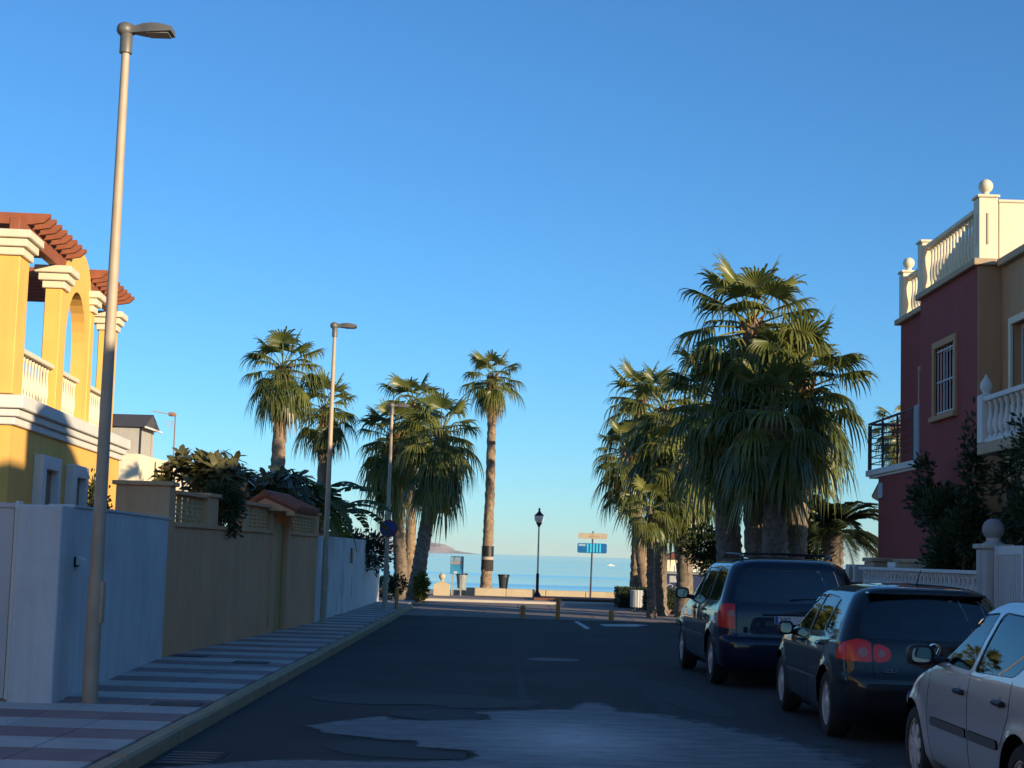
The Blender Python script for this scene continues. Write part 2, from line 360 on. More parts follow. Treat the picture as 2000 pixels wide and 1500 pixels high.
for j in range(NY):
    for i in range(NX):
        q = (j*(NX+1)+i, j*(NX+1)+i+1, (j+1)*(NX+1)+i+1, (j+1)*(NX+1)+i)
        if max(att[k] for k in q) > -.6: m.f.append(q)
PALEPATCH = patchmat(); o = m.build('pale_patch', PALEPATCH); struct(o)  # pale area of the asphalt, brighter around one centre, softer edge on the right
A_ = o.data.attributes.new('patch', 'FLOAT', 'POINT'); A_.data.foreach_set('value', att); A_ = o.data.attributes.new('core', 'FLOAT', 'POINT'); A_.data.foreach_set('value', cor_)
blob('tyre_mark', [(1010, 1310), (1020, 1308), (1028, 1350), (1040, 1390), (1022, 1390), (1012, 1350)], .004, mat('tyre_mark_asphalt', (.026, .027, .03), .75, .2, 3, .4, 160))
blob('tyre_mark', [(1205, 1308), (1218, 1306), (1300, 1370), (1350, 1420), (1325, 1422), (1270, 1370)], .0045, MATS['tyre_mark_asphalt'])
DARKPATCH = mat('oil_dark_asphalt', (.021, .022, .024), .7, .25, 2, .5, 120, fine=.3, fscale=42)
for dp_ in ([(600, 1362), (690, 1354), (800, 1358), (900, 1356), (1000, 1366), (1060, 1372), (1010, 1382), (900, 1384), (820, 1376), (700, 1376)], [(760, 1398), (765, 1390), (830, 1388), (905, 1390), (948, 1399), (945, 1405), (860, 1408)], [(640, 1452), (740, 1450), (800, 1458), (880, 1470), (915, 1474), (905, 1482), (790, 1483), (660, 1470)], [(1230, 1330), (1330, 1340), (1400, 1372), (1440, 1400), (1380, 1398), (1290, 1366)]):
    blob('dark_stain', dp_, .0042, DARKPATCH, 5)
for pix in ([(1121, 1214), (1128, 1213), (1153, 1227), (1145, 1229)], [(1170, 1219), (1240, 1219), (1266, 1221), (1240, 1224), (1180, 1223)]):
    P = [gpt(*p, .005) for p in pix]; m = MB(); m.v = [tuple(p) for p in P]; m.f = [tuple(range(len(P)))]; struct(m.build('road_marking', WHITEPAINT))
# manhole cover
c = gpt(1080, 1289); t = thing('manhole_cover', 'round pale manhole cover set in the asphalt of the road', 'manhole', (c.x, c.y, .001))
MB().lathe([(.42, 0), (.42, .007), (.345, .007)], 28).build('frame', mat('worn_iron_rim', (.17, .17, .17), .8, .25, 10, spec=.3), t)
m = MB(); m.lathe([(.34, 0), (.34, .0055), (.001, .006)], 28); m.build('cover', mat('worn_iron', (.055, .055, .058), .9, .2, 10, .5, 60, spec=.2), t)
# gully grate beside the left kerb
c = gpt(345, 1481); t = thing('drain_grate', 'dark iron drain grate in the gutter beside the left kerb', 'drain', (KX + .27, c.y, .002))
MB().box(-.24, -.42, 0, .24, .42, .004).build('frame', MATS['worn_iron'], t)
for k in range(5): MB().cbox(-.2, -.34 + k*.16, .0041, .2, -.30 + k*.16, .012, .003).build('bar', MATS['worn_iron_rim'], t)
# ---------------------------------------------------------------- left pavement
W0, W1, W2, W3 = (-4.24, 15.63), (-4.62, 22.5), (-3.95, 34.3), (-3.90, 50.0)
def wallx(y):
    for a, b in ((W0, W1), (W1, W2), (W2, W3)):
        if a[1] <= y <= b[1]: return a[0] + (b[0] - a[0]) * (y - a[1]) / (b[1] - a[1])
    return -7.0 if y < W0[1] else -3.9
m = MB(); m.add([(-7.2, -30, .118), (KX - .15, -30, .118), (KX - .15, 52, .118), (-5.2, 52, .118), (-5.2, 15.4, .118), (-7.2, 15.4, .118)], [(0, 1, 2, 3, 4, 5)])
pav = struct(m.build('pavement_left', GROUT))
tm = {}
def tilemesh(w, d, red):
    k = (round(w, 3), round(d, 3), red)
    if k not in tm:
        q = MB(); q.cbox(0, 0, 0, w, d, .030, .006); tm[k] = q.mesh('paving_tile', TILERED if red else TILEWHITE)
    return tm[k]
PER = 1.37; y = 12.65 - PER * .25 - 3 * PER; red = False
mdark = [MB().cbox(0, 0, 0, .45, .33, .012, .003).mesh('inspection_cover', mat('cover_grey', (.13, .115, .11), .85, .2, 6, .3, 60))]
while y < 51:
    xl = wallx(y + .3) - .05; x = KX - .155
    wt = .62 if y < 24 else .72
    while x > xl:
        w = min(wt, x - xl + .02) if x - wt > xl else x - xl
        if w > .06: link('paving_tile', tilemesh(w - .008, PER / 2 - .008, red), pav, (x - w + .004, y, .1 + rnd.uniform(0, .003)), (0, 0, 0))
        x -= wt
    red = not red; y += PER / 2
for px in ((345, 1377), (490, 1295), (372, 1282)):
    c = gpt(*px, .13); o = link('inspection_cover', mdark[0], pav, (c.x - .22, c.y - .16, .134))
# kerb stones
kme = MB().cbox(-.15, 0, -.05, 0, .984, .128, .022).mesh('kerb_stone', KERB)
kl = MB().box(-.13, -30, -.05, -.02, 48, .09).build('kerb_left', GROUT, loc=(KX, 0, 0)); struct(kl)
for k in range(-4, 44): link('kerb_stone', kme, kl, (rnd.uniform(-.004, .004), 4 + k, rnd.uniform(-.004, .004)), (0, 0, rnd.uniform(-.003, .003)))
# right pavement and kerb
m = MB(); m.box(RX + .15, -60, -.05, 6.72, 43.2, .118); pr = struct(m.build('pavement_right', GROUT))
y = 8.0; red = False
while y < 42.5:
    x = RX + .155
    for k in range(3): link('paving_tile', tilemesh(.515, PER / 2 - .008, red), pr, (x + k * .523, y, .1 + rnd.uniform(0, .003)))
    red = not red; y += PER / 2
kr = struct(MB().box(.02, -30, -.05, .13, 43, .09).build('kerb_right', GROUT, loc=(RX, 0, 0)))
for k in range(6, 40): link('kerb_stone', kme, kr, (.15, 4 + k - .9, 0))
# plaza at the street end, promenade strip
m = MB(); m.box(-9, 42.65, -.05, 14, 62.3, .012); pz = struct(m.build('plaza', GROUT))
pm = [MB().cbox(0, 0, 0, .985, .985, .02, .006).mesh('plaza_paver', PLAZA), MB().cbox(0, 0, 0, .985, .985, .02, .006).mesh('plaza_paver', mat('plaza_paver_grey', (.20, .185, .18), .85, .15, 1.2, .2, 70, fine=.1, fscale=40))]
for j in range(13):
    for i in range(13):
        x, y = -3.6 + i, 42.7 + j
        if i == 0 and y > 46: continue
        link('plaza_paver', pm[0 if (i * 7 + j * 3) % 5 else 1], pz, (x, y, -.003 + rnd.uniform(0, .003)))
ps = struct(MB().box(-2.9, 55.9, 0, 12, 57.2, .09).build('promenade_step', mat('pale_stone_step', (.52, .45, .38), .8, .1, 2, .2, 50)))
struct(MB().box(-2.9, 57.21, 0, 12, 62.3, .075).build('promenade', PLAZA))
struct(MB().box(1.0, 58.2, .076, 5.0, 61.2, .16).build('flower_bed', mat('red_bed_edge', (.17, .07, .045), .9, .2, 4, .3, 50)))
# ================================================================== LEFT WALLS
def wallbox(m, p0, p1, th, z0, z1, s0=0, s1=None, out=0):
    "a piece of wall between two plan points; thickness to the left of the street; out = proud of the face"
    d = Vector((p1[0]-p0[0], p1[1]-p0[1], 0)); Ln = d.length; d /= Ln; nl = Vector((-d.y, d.x, 0))
    s1 = Ln if s1 is None else s1
    o = Vector((p0[0], p0[1], 0))
    a = o + d*s0 - nl*out; b = o + d*s1 - nl*out; c = o + d*s1 + nl*th; e = o + d*s0 + nl*th
    m.add([(a.x,a.y,z0),(b.x,b.y,z0),(c.x,c.y,z0),(e.x,e.y,z0),(a.x,a.y,z1),(b.x,b.y,z1),(c.x,c.y,z1),(e.x,e.y,z1)],
        [(0,3,2,1),(4,5,6,7),(0,1,5,4),(1,2,6,5),(2,3,7,6),(3,0,4,7)])
    return m
t = thing('garden_wall', 'pale blue-white rendered garden wall behind the tall lamp post', 'wall')
wallbox(MB(), W0, W1, .22, .10, 1.985, .46).build('wall_panel', BLUEWALL, t)
MB().cbox(-4.66, 15.63, .10, -4.235, 16.08, 1.99, .012).build('gate_pillar', BLUEWALL, t)
wallbox(MB(), W0, W1, .24, 1.986, 2.01, .5, None, .02).build('coping', BLUEWALL, t)
t2 = thing('wall_light', 'small white hooded light fixed to the pale garden wall', 'light', (-4.285, 16.38, 1.45))
MB().cbox(-.0, -.07, -.05, .03, .07, .05, .008).build('back_plate', BLACK, t2)
MB().prism([(.031, -.03), (.031, .055), (.10, .02), (.11, -.03)], 'y', -.08, .08).build('hood', TRIMWHITE, t2)
t = thing('sliding_gate', 'pale sheet-metal driveway gate beside the blue-white gate pillar', 'gate')
MB().box(-8.4, 15.72, .16, -4.72, 15.78, 1.95).build('gate_leaf', mat('pale_gate_metal', (.5, .53, .56), .5, .06, 2, metal=.2), t)
MB().cbox(-8.4, 15.70, 1.951, -4.70, 15.80, 2.0, .006).build('top_rail', MATS['pale_gate_metal'], t)
MB().box(-4.70, 15.68, .15, -4.665, 15.82, 2.02).build('gate_post', TRIMWHITE, t)
t = thing('garden_wall', 'long plain white wall before the driveway gate', 'wall')
MB().box(-7.3, -30, .1, -7.1, 11.0, 2.0).build('wall_panel', BLUEWALL, t)
MB().cbox(-7.33, -30, 2.001, -7.07, 11.02, 2.04, .008).build('coping', BLUEWALL, t)
# tan wall
t = thing('boundary_wall', 'tan rendered boundary wall with lattice panels and tiled gateway', 'wall')
LT = math.hypot(W2[0]-W1[0], W2[1]-W1[1])
m = MB(); wallbox(m, W1, W2, .20, .10, 1.93, 0.02, 7.25); wallbox(m, W1, W2, .20, .10, 1.93, 8.45, LT - .01); m.build('wall_panel', TANWALL, t)
MB().cbox(-5.35, 22.36, .10, -4.605, 22.72, 2.44, .012).build('end_pillar', TANWALL, t)
MB().cbox(-5.40, 22.32, 2.441, -4.56, 22.76, 2.50, .01).build('pillar_cap', TANWALL, t)
def pier(s0, s1, z1, nm='pillar'):
    p = wallbox(MB(), W1, W2, .24, 1.931, z1, s0, s1, .02).build(nm, TANWALL, t)
    wallbox(MB(), W1, W2, .28, z1 + .001, z1 + .05, s0 - .04, s1 + .04, .06).build('pillar_cap', TANWALL, p)
pier(2.06, 2.72, 2.38); pier(4.5, 4.86, 2.34); pier(11.4, 11.8, 2.34)
wallbox(MB(), W1, W2, .26, 1.90, 1.95, .28, 7.0, .035).build('ledge', TANWALL, t)
wallbox(MB(), W1, W2, .26, 1.90, 1.95, 8.6, LT, .035).build('ledge', TANWALL, t)
LATT = mat('ochre_lattice', (.55, .40, .20), .85, .1, 4, .2, 50)
for s0, s1 in ((.40, 2.04), (4.9, 6.9), (8.7, 11.35)):
    m = MB(); nv = max(5, round((s1 - s0) / .33))
    z0, z1 = 1.951, 2.335
    for k in range(7):
        zz = z0 + (z1 - z0) * k / 6; wallbox(m, W1, W2, .10, zz - .013, zz + .013, s0, s1, -.05)
    for k in range(nv + 1):
        s = s0 + (s1 - s0) * k / nv; wallbox(m, W1, W2, .105, z0, z1, s - .045, s + .045, -.047)
    m.build('lattice_panel', LATT, t)
    wallbox(MB(), W1, W2, .22, 2.349, 2.40, s0 - .02, s1 + .02, .03).build('coping', TANWALL, t)
# gateway: recessed door, gable canopy
m = MB(); wallbox(m, W1, W2, .24, .10, 2.30, 6.95, 7.32, .03); m.build('gate_jamb', TANWALL, t)
m = MB(); wallbox(m, W1, W2, .24, .10, 2.30, 8.40, 8.68, .03); m.build('gate_jamb', TANWALL, t)
wallbox(MB(), W1, W2, .05, .12, 2.10, 7.33, 8.39, -.16).build('gate_door', mat('ochre_door', (.42, .27, .08), .6, .1, 3), t)
d = Vector((W2[0]-W1[0], W2[1]-W1[1], 0)).normalized(); nl = Vector((-d.y, d.x, 0))
def tp(s, out, z): p = Vector((W1[0], W1[1], 0)) + d*s - nl*out; return (p.x, p.y, z)
# little roof: ridge along the wall, gable ends, tiles on the street slope
sec = [(-.36, 2.30), (-.36, 2.37), (-.10, 2.55), (.44, 2.32), (.44, 2.22), (.30, 2.22), (.30, 2.301), (-.24, 2.301)]
m = MB(); n8 = len(sec); m.v = [tp(6.75, o_, z) for o_, z in sec] + [tp(8.95, o_, z) for o_, z in sec]
m.f = [tuple(range(n8)), tuple(range(2*n8 - 1, n8 - 1, -1))] + [(i, (i+1) % n8, n8 + (i+1) % n8, n8 + i) for i in range(n8)]
cn = m.build('gable_canopy', TANWALL, t)
for k in range(12):
    s_ = 6.80 + k * .19
    MB().tube([tp(s_, -.08, 2.575), tp(s_, .50, 2.33)], .075, 8).build('roof_tile', TERRACOTTA, cn, True)
    MB().tube([tp(s_, -.12, 2.57), tp(s_, -.42, 2.37)], .075, 8).build('roof_tile', TERRACOTTA, cn, True)
MB().tube([tp(6.68, -.10, 2.60), tp(9.0, -.10, 2.60)], .07, 8).build('ridge_tile', TERRACOTTA, cn, True)
# white wall to the corner
t = thing('garden_wall', 'white rendered wall with a black letter slot and sloped end', 'wall')
L3 = math.hypot(W3[0]-W2[0], W3[1]-W2[1])
m = MB(); wallbox(m, W2, W3, .20, .10, 1.93, .02, 5.2); m.build('wall_panel', WHITEWALL, t)
m = MB(); d = Vector((W3[0]-W2[0], W3[1]-W2[1], 0)).normalized(); nl = Vector((-d.y, d.x, 0))
def wp(s, out, z): p = Vector((W2[0], W2[1], 0)) + d*s - nl*out; return (p.x, p.y, z)
poly = [(5.201, .1), (15.7, .1), (15.7, 1.34), (14.9, 1.40), (13.0, 1.93), (5.201, 1.93)]
m.v = [wp(s, .05, z) for s, z in poly] + [wp(s, -.16, z) for s, z in poly]
m.f = [tuple(range(6)), tuple(range(11, 5, -1))] + [(i, (i+1) % 6, 6 + (i+1) % 6, 6 + i) for i in range(6)]
m.build('sloped_panel', WHITEWALL, t)
o = MB(); wallbox(o, W2, W3, .1, 1.32, 1.70, 6.6, 7.05, .075); o.build('letter_box', BLACK, t)
wallbox(MB(), W2, W3, .25, .1, 1.42, 15.3, 15.72, .06).build('end_pillar', WHITEWALL, t)
wallbox(MB(), W2, W3, .03, .45, 1.0, 7.1, 7.18, .056).build('stain_strip', mat('grey_stain', (.42, .43, .44), .9, .2, 9), t)
# ================================================================== YELLOW VILLA
VP = Vector((-7.55, 25.5, 0)); VA = math.atan2(1, -.07)
vl = thing('villa', 'yellow villa with white capitals, arch, balustrades and red-brown pergola', 'house', VP, VA)
LV, LS = 8.8, -1.0
m = MB(); m.box(LS, .0, 0, LV, 8.0, 3.36); m.build('wall', YELLOW, vl)
cor = MB()
for k, (o_, z0, z1) in enumerate(((.06, 3.361, 3.48), (.12, 3.481, 3.60), (.19, 3.601, 3.80))): cor.cbox(LS - o_, -o_, z0, LV + o_, 8 + o_, z1, .012)
cor.build('cornice', TRIMWHITE, vl)
MB().box(LS + .05, .05, 3.801, LV - .05, 7.95, 3.83).build('terrace_floor', TERRACOTTA, vl)
for (s0, s1, z1) in ((.95, 1.95, 2.80), (3.55, 4.45, 2.78)):
    w = MB(); fw = .30
    w.cbox(s0 - fw, -.16, .9, s0, -.001, z1 + .22, .01); w.cbox(s1, -.16, .9, s1 + fw*.6, -.001, z1 + .22, .01); w.cbox(s0 + .001, -.158, z1, s1 - .001, -.001, z1 + .218, .01); w.cbox(s0 + .001, -.18, .88, s1 - .001, -.001, 1.0, .01)
    wo = w.build('window', TRIMWHITE, vl)
    MB().box(s0, -.030, 1.0, s1, -.004, z1).build('shutter', mat('brown_shutter', (.26, .17, .10), .6, .1, 6, streak=.1), wo)
def capital(x0, y0, x1, y1, z, par):
    c = MB(); h = .125
    for k, o_ in enumerate((.05, .11, .17)): c.cbox(x0 - o_, y0 - o_, z + k*(h+.001), x1 + o_, y1 + o_, z + (k+1)*h, .012)
    return c.build('capital', CREAM, par)
cols_ = [(LS, .02, -.36, 1.6), (2.15, .02, 2.60, .30), (4.90, .02, 5.25, .30), (7.5, .02, 7.86, .34)]
for i, (x0, y0, x1, y1) in enumerate(cols_):
    zt = 5.93
    c = MB().cbox(x0, y0, 3.831, x1, y1, zt, .012).build('column', YELLOW, vl); capital(x0, y0, x1, y1, zt + .001, c)
# rear columns
for i, (x0, y0, x1, y1) in enumerate([(LS, 7.2, LS + .4, 7.6), (3.4, 7.2, 3.75, 7.6), (8.2, 7.2, 8.55, 7.6)]):
    c = MB().cbox(x0, y0, 3.831, x1, y1, 5.93, .012).build('column', YELLOW, vl); capital(x0, y0, x1, y1, 5.931, c)
# arch wall with rounded top between second and third column
a0, a1 = 2.61, 4.89
xm, rr = (a0 + a1) / 2 - .08, .90
outer = [(a0, 3.832), (a0, 6.05)]
for k in range(17):
    t_ = k / 16; ang = math.pi * (1 - t_); outer.append(((a0 + a1) / 2 + (a1 - a0) / 2 * math.cos(ang), 6.10 + .78 * math.sin(ang) ** .8))
outer += [(a1, 6.05), (a1, 3.832)]
inner = [(xm + rr, 3.832)] + [(xm + rr * math.cos(math.pi * k / 16), 5.10 + 1.0 * math.sin(math.pi * k / 16)) for k in range(17)] + [(xm - rr, 3.832)]
poly = outer + inner; nP = len(poly)
m = MB(); m.v = [(x, .04, z) for x, z in poly] + [(x, .28, z) for x, z in poly]
fr = []
O = list(range(len(outer))); I = list(range(len(outer), nP))[::-1]
def ringpt(L_, t_): return L_[min(len(L_) - 1, int(round(t_ * (len(L_) - 1))))]
K = 40; prev = None
for k in range(K + 1):
    t_ = k / K; cur = (ringpt(O, t_), ringpt(I, t_))
    if prev and cur != prev:
        f = [prev[0], cur[0], cur[1], prev[1]]; f2 = []
        for q in f:
            if q not in f2: f2.append(q)
        if len(f2) >= 3: fr.append(tuple(f2))
    prev = cur
m.f = fr + [tuple(i + nP for i in f[::-1]) for f in fr] + [(i, (i+1) % nP, nP + (i+1) % nP, nP + i) for i in range(nP)]
m.build('arch', YELLOW, vl)
BALPROF = [(.045, 0), (.045, .04), (.028, .06), (.05, .16), (.055, .24), (.03, .40), (.024, .52), (.035, .58), (.045, .60), (.045, .64)]
balme = MB().lathe(BALPROF, 8).mesh('baluster', CREAM, True)
def balustrade(parent, p0, p1, z0, h=.64, n=8, bm=None, rail=.10, matl=None, sx=1.0, rh=.08):
    "bottom rail, balusters, top rail between two plan points (local coords), as parts of parent"
    p0, p1 = Vector(p0), Vector(p1); d = p1 - p0; Ln = d.length; ang = math.atan2(d.y, d.x); matl = matl or CREAM
    MB().cbox(0, -rail*.8, 0, Ln, rail*.8, .06, .008).build('bottom_rail', matl, parent, loc=(p0.x, p0.y, z0), rot=(0, 0, ang))
    MB().cbox(0, -rail, 0, Ln, rail, rh, .012).build('top_rail', matl, parent, loc=(p0.x, p0.y, z0 + .06 + h + .002), rot=(0, 0, ang))
    for k in range(n):
        q = p0 + d * ((k + .5) / n); link('baluster', bm or balme, parent, (q.x, q.y, z0 + .061), (0, 0, 0), (sx, sx, h / .64))
balustrade(vl, (-.34, .16), (2.13, .16), 3.832, .64, 11, sx=.75)
balustrade(vl, (2.78, .16), (4.48, .16), 3.832, .64, 8, rail=.08, sx=.75)
balustrade(vl, (5.27, .16), (7.48, .16), 3.832, .64, 10, sx=.75)
# grey frame seen through the bays
fm = MB()
for z in (5.05, 5.75): fm.cbox(-.5, 7.30, z, 8.2, 7.45, z + .16, .01)
fm.build('rear_beam', mat('grey_beam', (.30, .27, .25), .7, .1, 4), vl)
def pergola(x0, x1, ye, nr, yb, xs):
    "longitudinal beams on the capitals, then rafters across them with notched ends"
    for y in (3.4, 6.9, .08): par = MB().cbox(x0, y, 6.311, x1, y + .16, 6.53, .012).build('pergola_beam', WOODRED, vl)
    for k in range(nr):
        x = xs + (x1 - .1 - xs) * k / (nr - 1)
        pr_ = [(ye, 6.66), (ye + .10, 6.57), (ye + .26, 6.54), (ye + .34, 6.531), (yb, 6.531), (yb, 6.71), (ye, 6.71)]
        MB().prism(pr_, 'x', x - .045, x + .045).build('rafter', WOODRED, par)
pergola(-.9, 2.75, -.26, 8, 7.4, -.35); pergola(4.7, 8.1, -.26, 8, 7.4, 4.8)
# ================================================================== FAR WHITE HOUSE behind the villa
h = thing('rooftop_house', 'cream flat-roofed house with grey rooftop shed behind the villa', 'house', (-16.4, 70, 0))
MB().box(-4, 0, 0, .55, 8, 5.45).build('wall', CREAM, h)
MB().box(.551, 1.4, 0, 2.1, 8, 5.28).build('wall', CREAM, h)
MB().box(.97, 1.37, 3.0, 1.0, 1.39, 5.2).build('downpipe', DARKMETAL, h)
s = MB().box(-3.2, .4, 5.451, .45, 3.2, 6.62).build('shed_wall', mat('grey_board', (.42, .39, .34), .8, .08, 3, streak=.08), h)
MB().box(.45, .38, 5.452, .52, .46, 6.62).build('corner_post', DARKMETAL, s)
m = MB(); m.add([(-3.3, .2, 6.63), (.7, .2, 6.63), (.7, 3.4, 6.63), (-3.3, 3.4, 6.63), (-3.3, 1.8, 7.28), (.7, 1.8, 7.28)], [(0,1,5,4), (2,3,4,5), (1,2,5), (3,0,4), (0,3,2,1)])
m.build('roof', mat('slate_roof', (.075, .07, .075), .8, .15, 3), h)
m = MB(); m.cbox(.70, .15, 6.58, .78, 3.45, 6.66, .01); m.build('gable_trim', TRIMWHITE, h)
an = thing('roof_antenna', 'television antenna on a thin mast beside the rooftop shed', 'antenna', (-14.7, 71.6, 5.28))
MB().tube([(0, 0, 0), (.0, 0, 2.05)], .03, 6).build('mast', mat('rusty_mast', (.25, .13, .09), .7, .2, 6), an)
b_ = MB(); b_.tube([(-1.0, -.2, 2.15), (.1, .05, 1.98)], .022, 5); b_.build('boom', STEELPOLE, an)
for k in range(7):
    x = -.98 + k * .15; MB().tube([(x, -.45, 2.15 - k*.022), (x, .15, 2.15 - k*.022)], .012, 4).build('element', STEELPOLE, an)
MB().cbox(-.28, -.12, 1.95, -.02, .1, 2.12, .02).build('amplifier_box', mat('rusty_box', (.32, .16, .10), .7, .2, 6), an)
r_ = MB()
for k in range(4): r_.tube([(-.35 + .0*k, -.3, 1.5 + k*.08), (-.1, .3, 1.5 + k*.08)], .01, 4)
r_.build('reflector', STEELPOLE, an)
# ================================================================== STREET LAMPS
def street_lamp(px, base, top_z, label, r=.066, headlen=.46):
    t = thing('street_lamp', label, 'street lamp', (base[0], base[1], .128), 0, 'street lamps along the left pavement')
    H_ = top_z - .128
    MB().lathe([(r*1.5, 0), (r*1.5, .01), (r*1.15, .012), (r*1.12, 1.15), (r*1.0, 1.2), (r*.60, H_ - .22), (r*.60, H_ - .2)], 16).build('pole', STEELPOLE, t, True)
    MB().cbox(r*.75, -.05, .75, r*1.3, .05, 1.15, .008).build('access_door', STEELPOLE, t)
    MB().lathe([(r*.95, H_ - .24), (r*.95, H_ - .05), (r*.6, H_ - .02)], 14).build('collar', LAMPHEAD, t, True)
    hd = MB()
    prof = [(-.06, .05, .06), (.04, .05, .06), (.08, .045, .035), (.17, .09, .05), (.27, .12, .055), (.36, .125, .045), (headlen, .12, .022)]
    for x, w, hh in prof: hd.v += [(x, -w, H_ - .02 - hh*.4), (x, w, H_ - .02 - hh*.4), (x, w*.8, H_ + hh), (x, -w*.8, H_ + hh)]
    for i in range(len(prof) - 1):
        for k in range(4): hd.f.append((i*4+k, i*4+(k+1) % 4, (i+1)*4+(k+1) % 4, (i+1)*4+k))
    hd.f += [(3, 2, 1, 0), tuple((len(prof)-1)*4 + k for k in range(4))]
    ho = hd.build('lamp_head', LAMPHEAD, t, True)
    MB().box(.22, -.095, H_ - .050, headlen - .03, .095, H_ - .041).build('led_panel', mat('led_panel_grey', (.22, .21, .19), .35, .1, 20), ho)
    MB().sphere((-.02, 0, H_ + .0), .085, 10, 7, 1, 1, .9).build('knuckle', LAMPHEAD, ho, True)
    return t
street_lamp(0, (-3.93, 15.84), 6.72, 'tall street lamp post standing before the pale blue-white garden wall')
street_lamp(0, (-3.80, 34.55), 6.38, 'street lamp post at the joint of tan wall and white wall', .060)
street_lamp(0, (-3.15, 43.2), 5.48, 'street lamp post carrying the round blue parking sign', .06)
sg = thing('no_parking_sign', 'round blue no-parking sign with red rim on the lamp post', 'sign', (-3.12, 43.10, 2.23))
MB().lathe([(.235, 0), (.235, .012)], 30, axis='y', c=(0, 0, 0)).build('backing', mat('sign_red', (.22, .03, .04), .5, .1, 6), sg)
MB().lathe([(.185, -.006), (.185, -.001)], 30, axis='y').build('disc', mat('sign_blue', (.010, .045, .26), .45, .1, 6), sg)
MB().prism([(-.15, .115), (-.115, .15), (.15, -.115), (.115, -.15)], 'y', -.010, -.0065).build('slash', MATS['sign_red'], sg)
MB().box(-.03, .013, -.1, .03, .05, .1).build('bracket', STEELPOLE, sg)
# ================================================================== RIGHT SIDE HOUSES
def facade(y0, y1, z0, z1, x0, th, openings):
    "boxes of a street wall (plane x = x0, thickness towards +x) around its openings (ya, yb, za, zb)"
    m = MB(); ys = sorted({y0, y1, *[v for o in openings for v in o[:2]]})
    for a, b in zip(ys, ys[1:]):
        cuts = sorted((o[2], o[3]) for o in openings if o[0] <= a + 1e-6 and o[1] >= b - 1e-6); z = z0
        for c0, c1 in cuts:
            if c0 > z: m.box(x0, a, z, x0 + th, b, c0)
            z = c1
        if z < z1: m.box(x0, a, z, x0 + th, b, z1)
    return m
WINFRAME = mat('white_window_frame', (.62, .62, .62), .5, .05, 4)
ROOMDARK = mat('room_dark', (.05, .045, .04), .9, .2, 2)
CURTAIN = mat('curtain_cloth', (.30, .29, .28), .9, .15, 6)
def window_in(par, x0, ya, yb, za, zb, frame_mat, bars=0, fw=.10, sill=True, depth=.14, arch=0):
    f = MB()
    f.cbox(x0 - .05, ya - fw, za, x0 + .02, ya, zb + fw, .008); f.cbox(x0 - .05, yb, za, x0 + .02, yb + fw, zb + fw, .008); f.cbox(x0 - .049, ya + .001, zb, x0 + .02, yb - .001, zb + fw - .001, .008)
    if sill: f.cbox(x0 - .10, ya - fw - .04, za - .10, x0 + .02, yb + fw + .04, za - .001, .01)
    w = f.build('window', frame_mat, par)
    s = MB(); d = x0 + depth
    s.box(d, ya, za, d + .05, ya + .06, zb); s.box(d, yb - .06, za, d + .05, yb, zb); s.box(d, ya + .06, za, d + .05, yb - .06, za + .06); s.box(d, ya + .06, zb - .06, d + .05, yb - .06, zb)
    s.box(d, (ya + yb)/2 - .035, za + .06, d + .05, (ya + yb)/2 + .035, zb - .06)
    s.build('sash', WINFRAME, w)
    MB().box(d + .02, ya + .06, za + .06, d + .026, yb - .06, zb - .06).build('pane', HOUSEGLASS, w)
    MB().box(d + .25, ya - .1, za - .1, d + .27, yb + .1, zb + .1).build('curtain', CURTAIN, w)
    for k in range(bars):
        y = ya + .05 + (yb - ya - .1) * k / (bars - 1); MB().tube([(x0 + .03, y, za), (x0 + .03, y, zb)], .011, 6).build('bar', WINFRAME, w)
    if bars:
        for zz in (za + .06, (za + zb)/2, zb - .06): MB().box(x0 + .012, ya, zz - .012, x0 + .048, yb, zz + .012).build('cross_bar', WINFRAME, w)
    return w
# ---------------- maroon corner house
rh = thing('corner_house', 'maroon two-storey corner house with balustraded roof terrace and steel balcony', 'house', (8.0, 28.0, 0))
# local x = X-8, y = Y-28
facade(0, 3.92, 1.72, 6.86, 0, .24, [(1.38, 2.74, 4.46, 5.74)]).build('wall', REDWALL, rh)
facade(3.921, 7.5, 1.72, 3.55, 0, .24, []).build('wall', REDWALL, rh)
facade(3.921, 7.3, 3.731, 6.86, .42, .24, [(4.55, 5.5, 3.74, 5.66)]).build('wall', REDWALL, rh)
MB().box(.25, 7.26, 0, 3.9, 7.5, 3.55).build('wall', REDWALL, rh); MB().box(.661, 7.06, 3.73, 2.6, 7.3, 6.86).build('wall', REDWALL, rh)
MB().box(.241, 3.68, 3.73, .66, 3.919, 6.86).build('wall', REDWALL, rh)
MB().box(3.66, 0, 0, 3.9, 7.25, 3.55).build('wall', REDWALL, rh); MB().box(2.36, 3.92, 3.73, 2.6, 7.05, 6.86).build('wall', REDWALL, rh); MB().box(3.66, 0, 3.551, 3.9, 3.919, 6.86).build('wall', REDWALL, rh); MB().box(.67, 3.68, 3.73, 3.65, 3.919, 6.86).build('wall', REDWALL, rh); MB().box(.241, .001, 3.40, 3.65, 7.05, 3.549).build('floor_slab', BEIGE, rh)
facade(0, 7.52, 0, 1.719, -.02, .26, []).build('stone_dado', STONEBEIGE, rh)
MB().cbox(-.06, -.02, 1.72, .01, 7.56, 1.80, .01).build('dado_ledge', STONEBEIGE, rh)
MB().box(.002, -.04, 0, 3.9, -.001, 6.86).build('side_wall', BEIGE, rh)
window_in(rh, 0, 1.38, 2.74, 4.46, 5.74, BEIGE, 7, .13)
dr = window_in(rh, .42, 4.55, 5.5, 3.74, 5.66, BEIGE, 0, .10, False); dr.name = 'balcony_door'
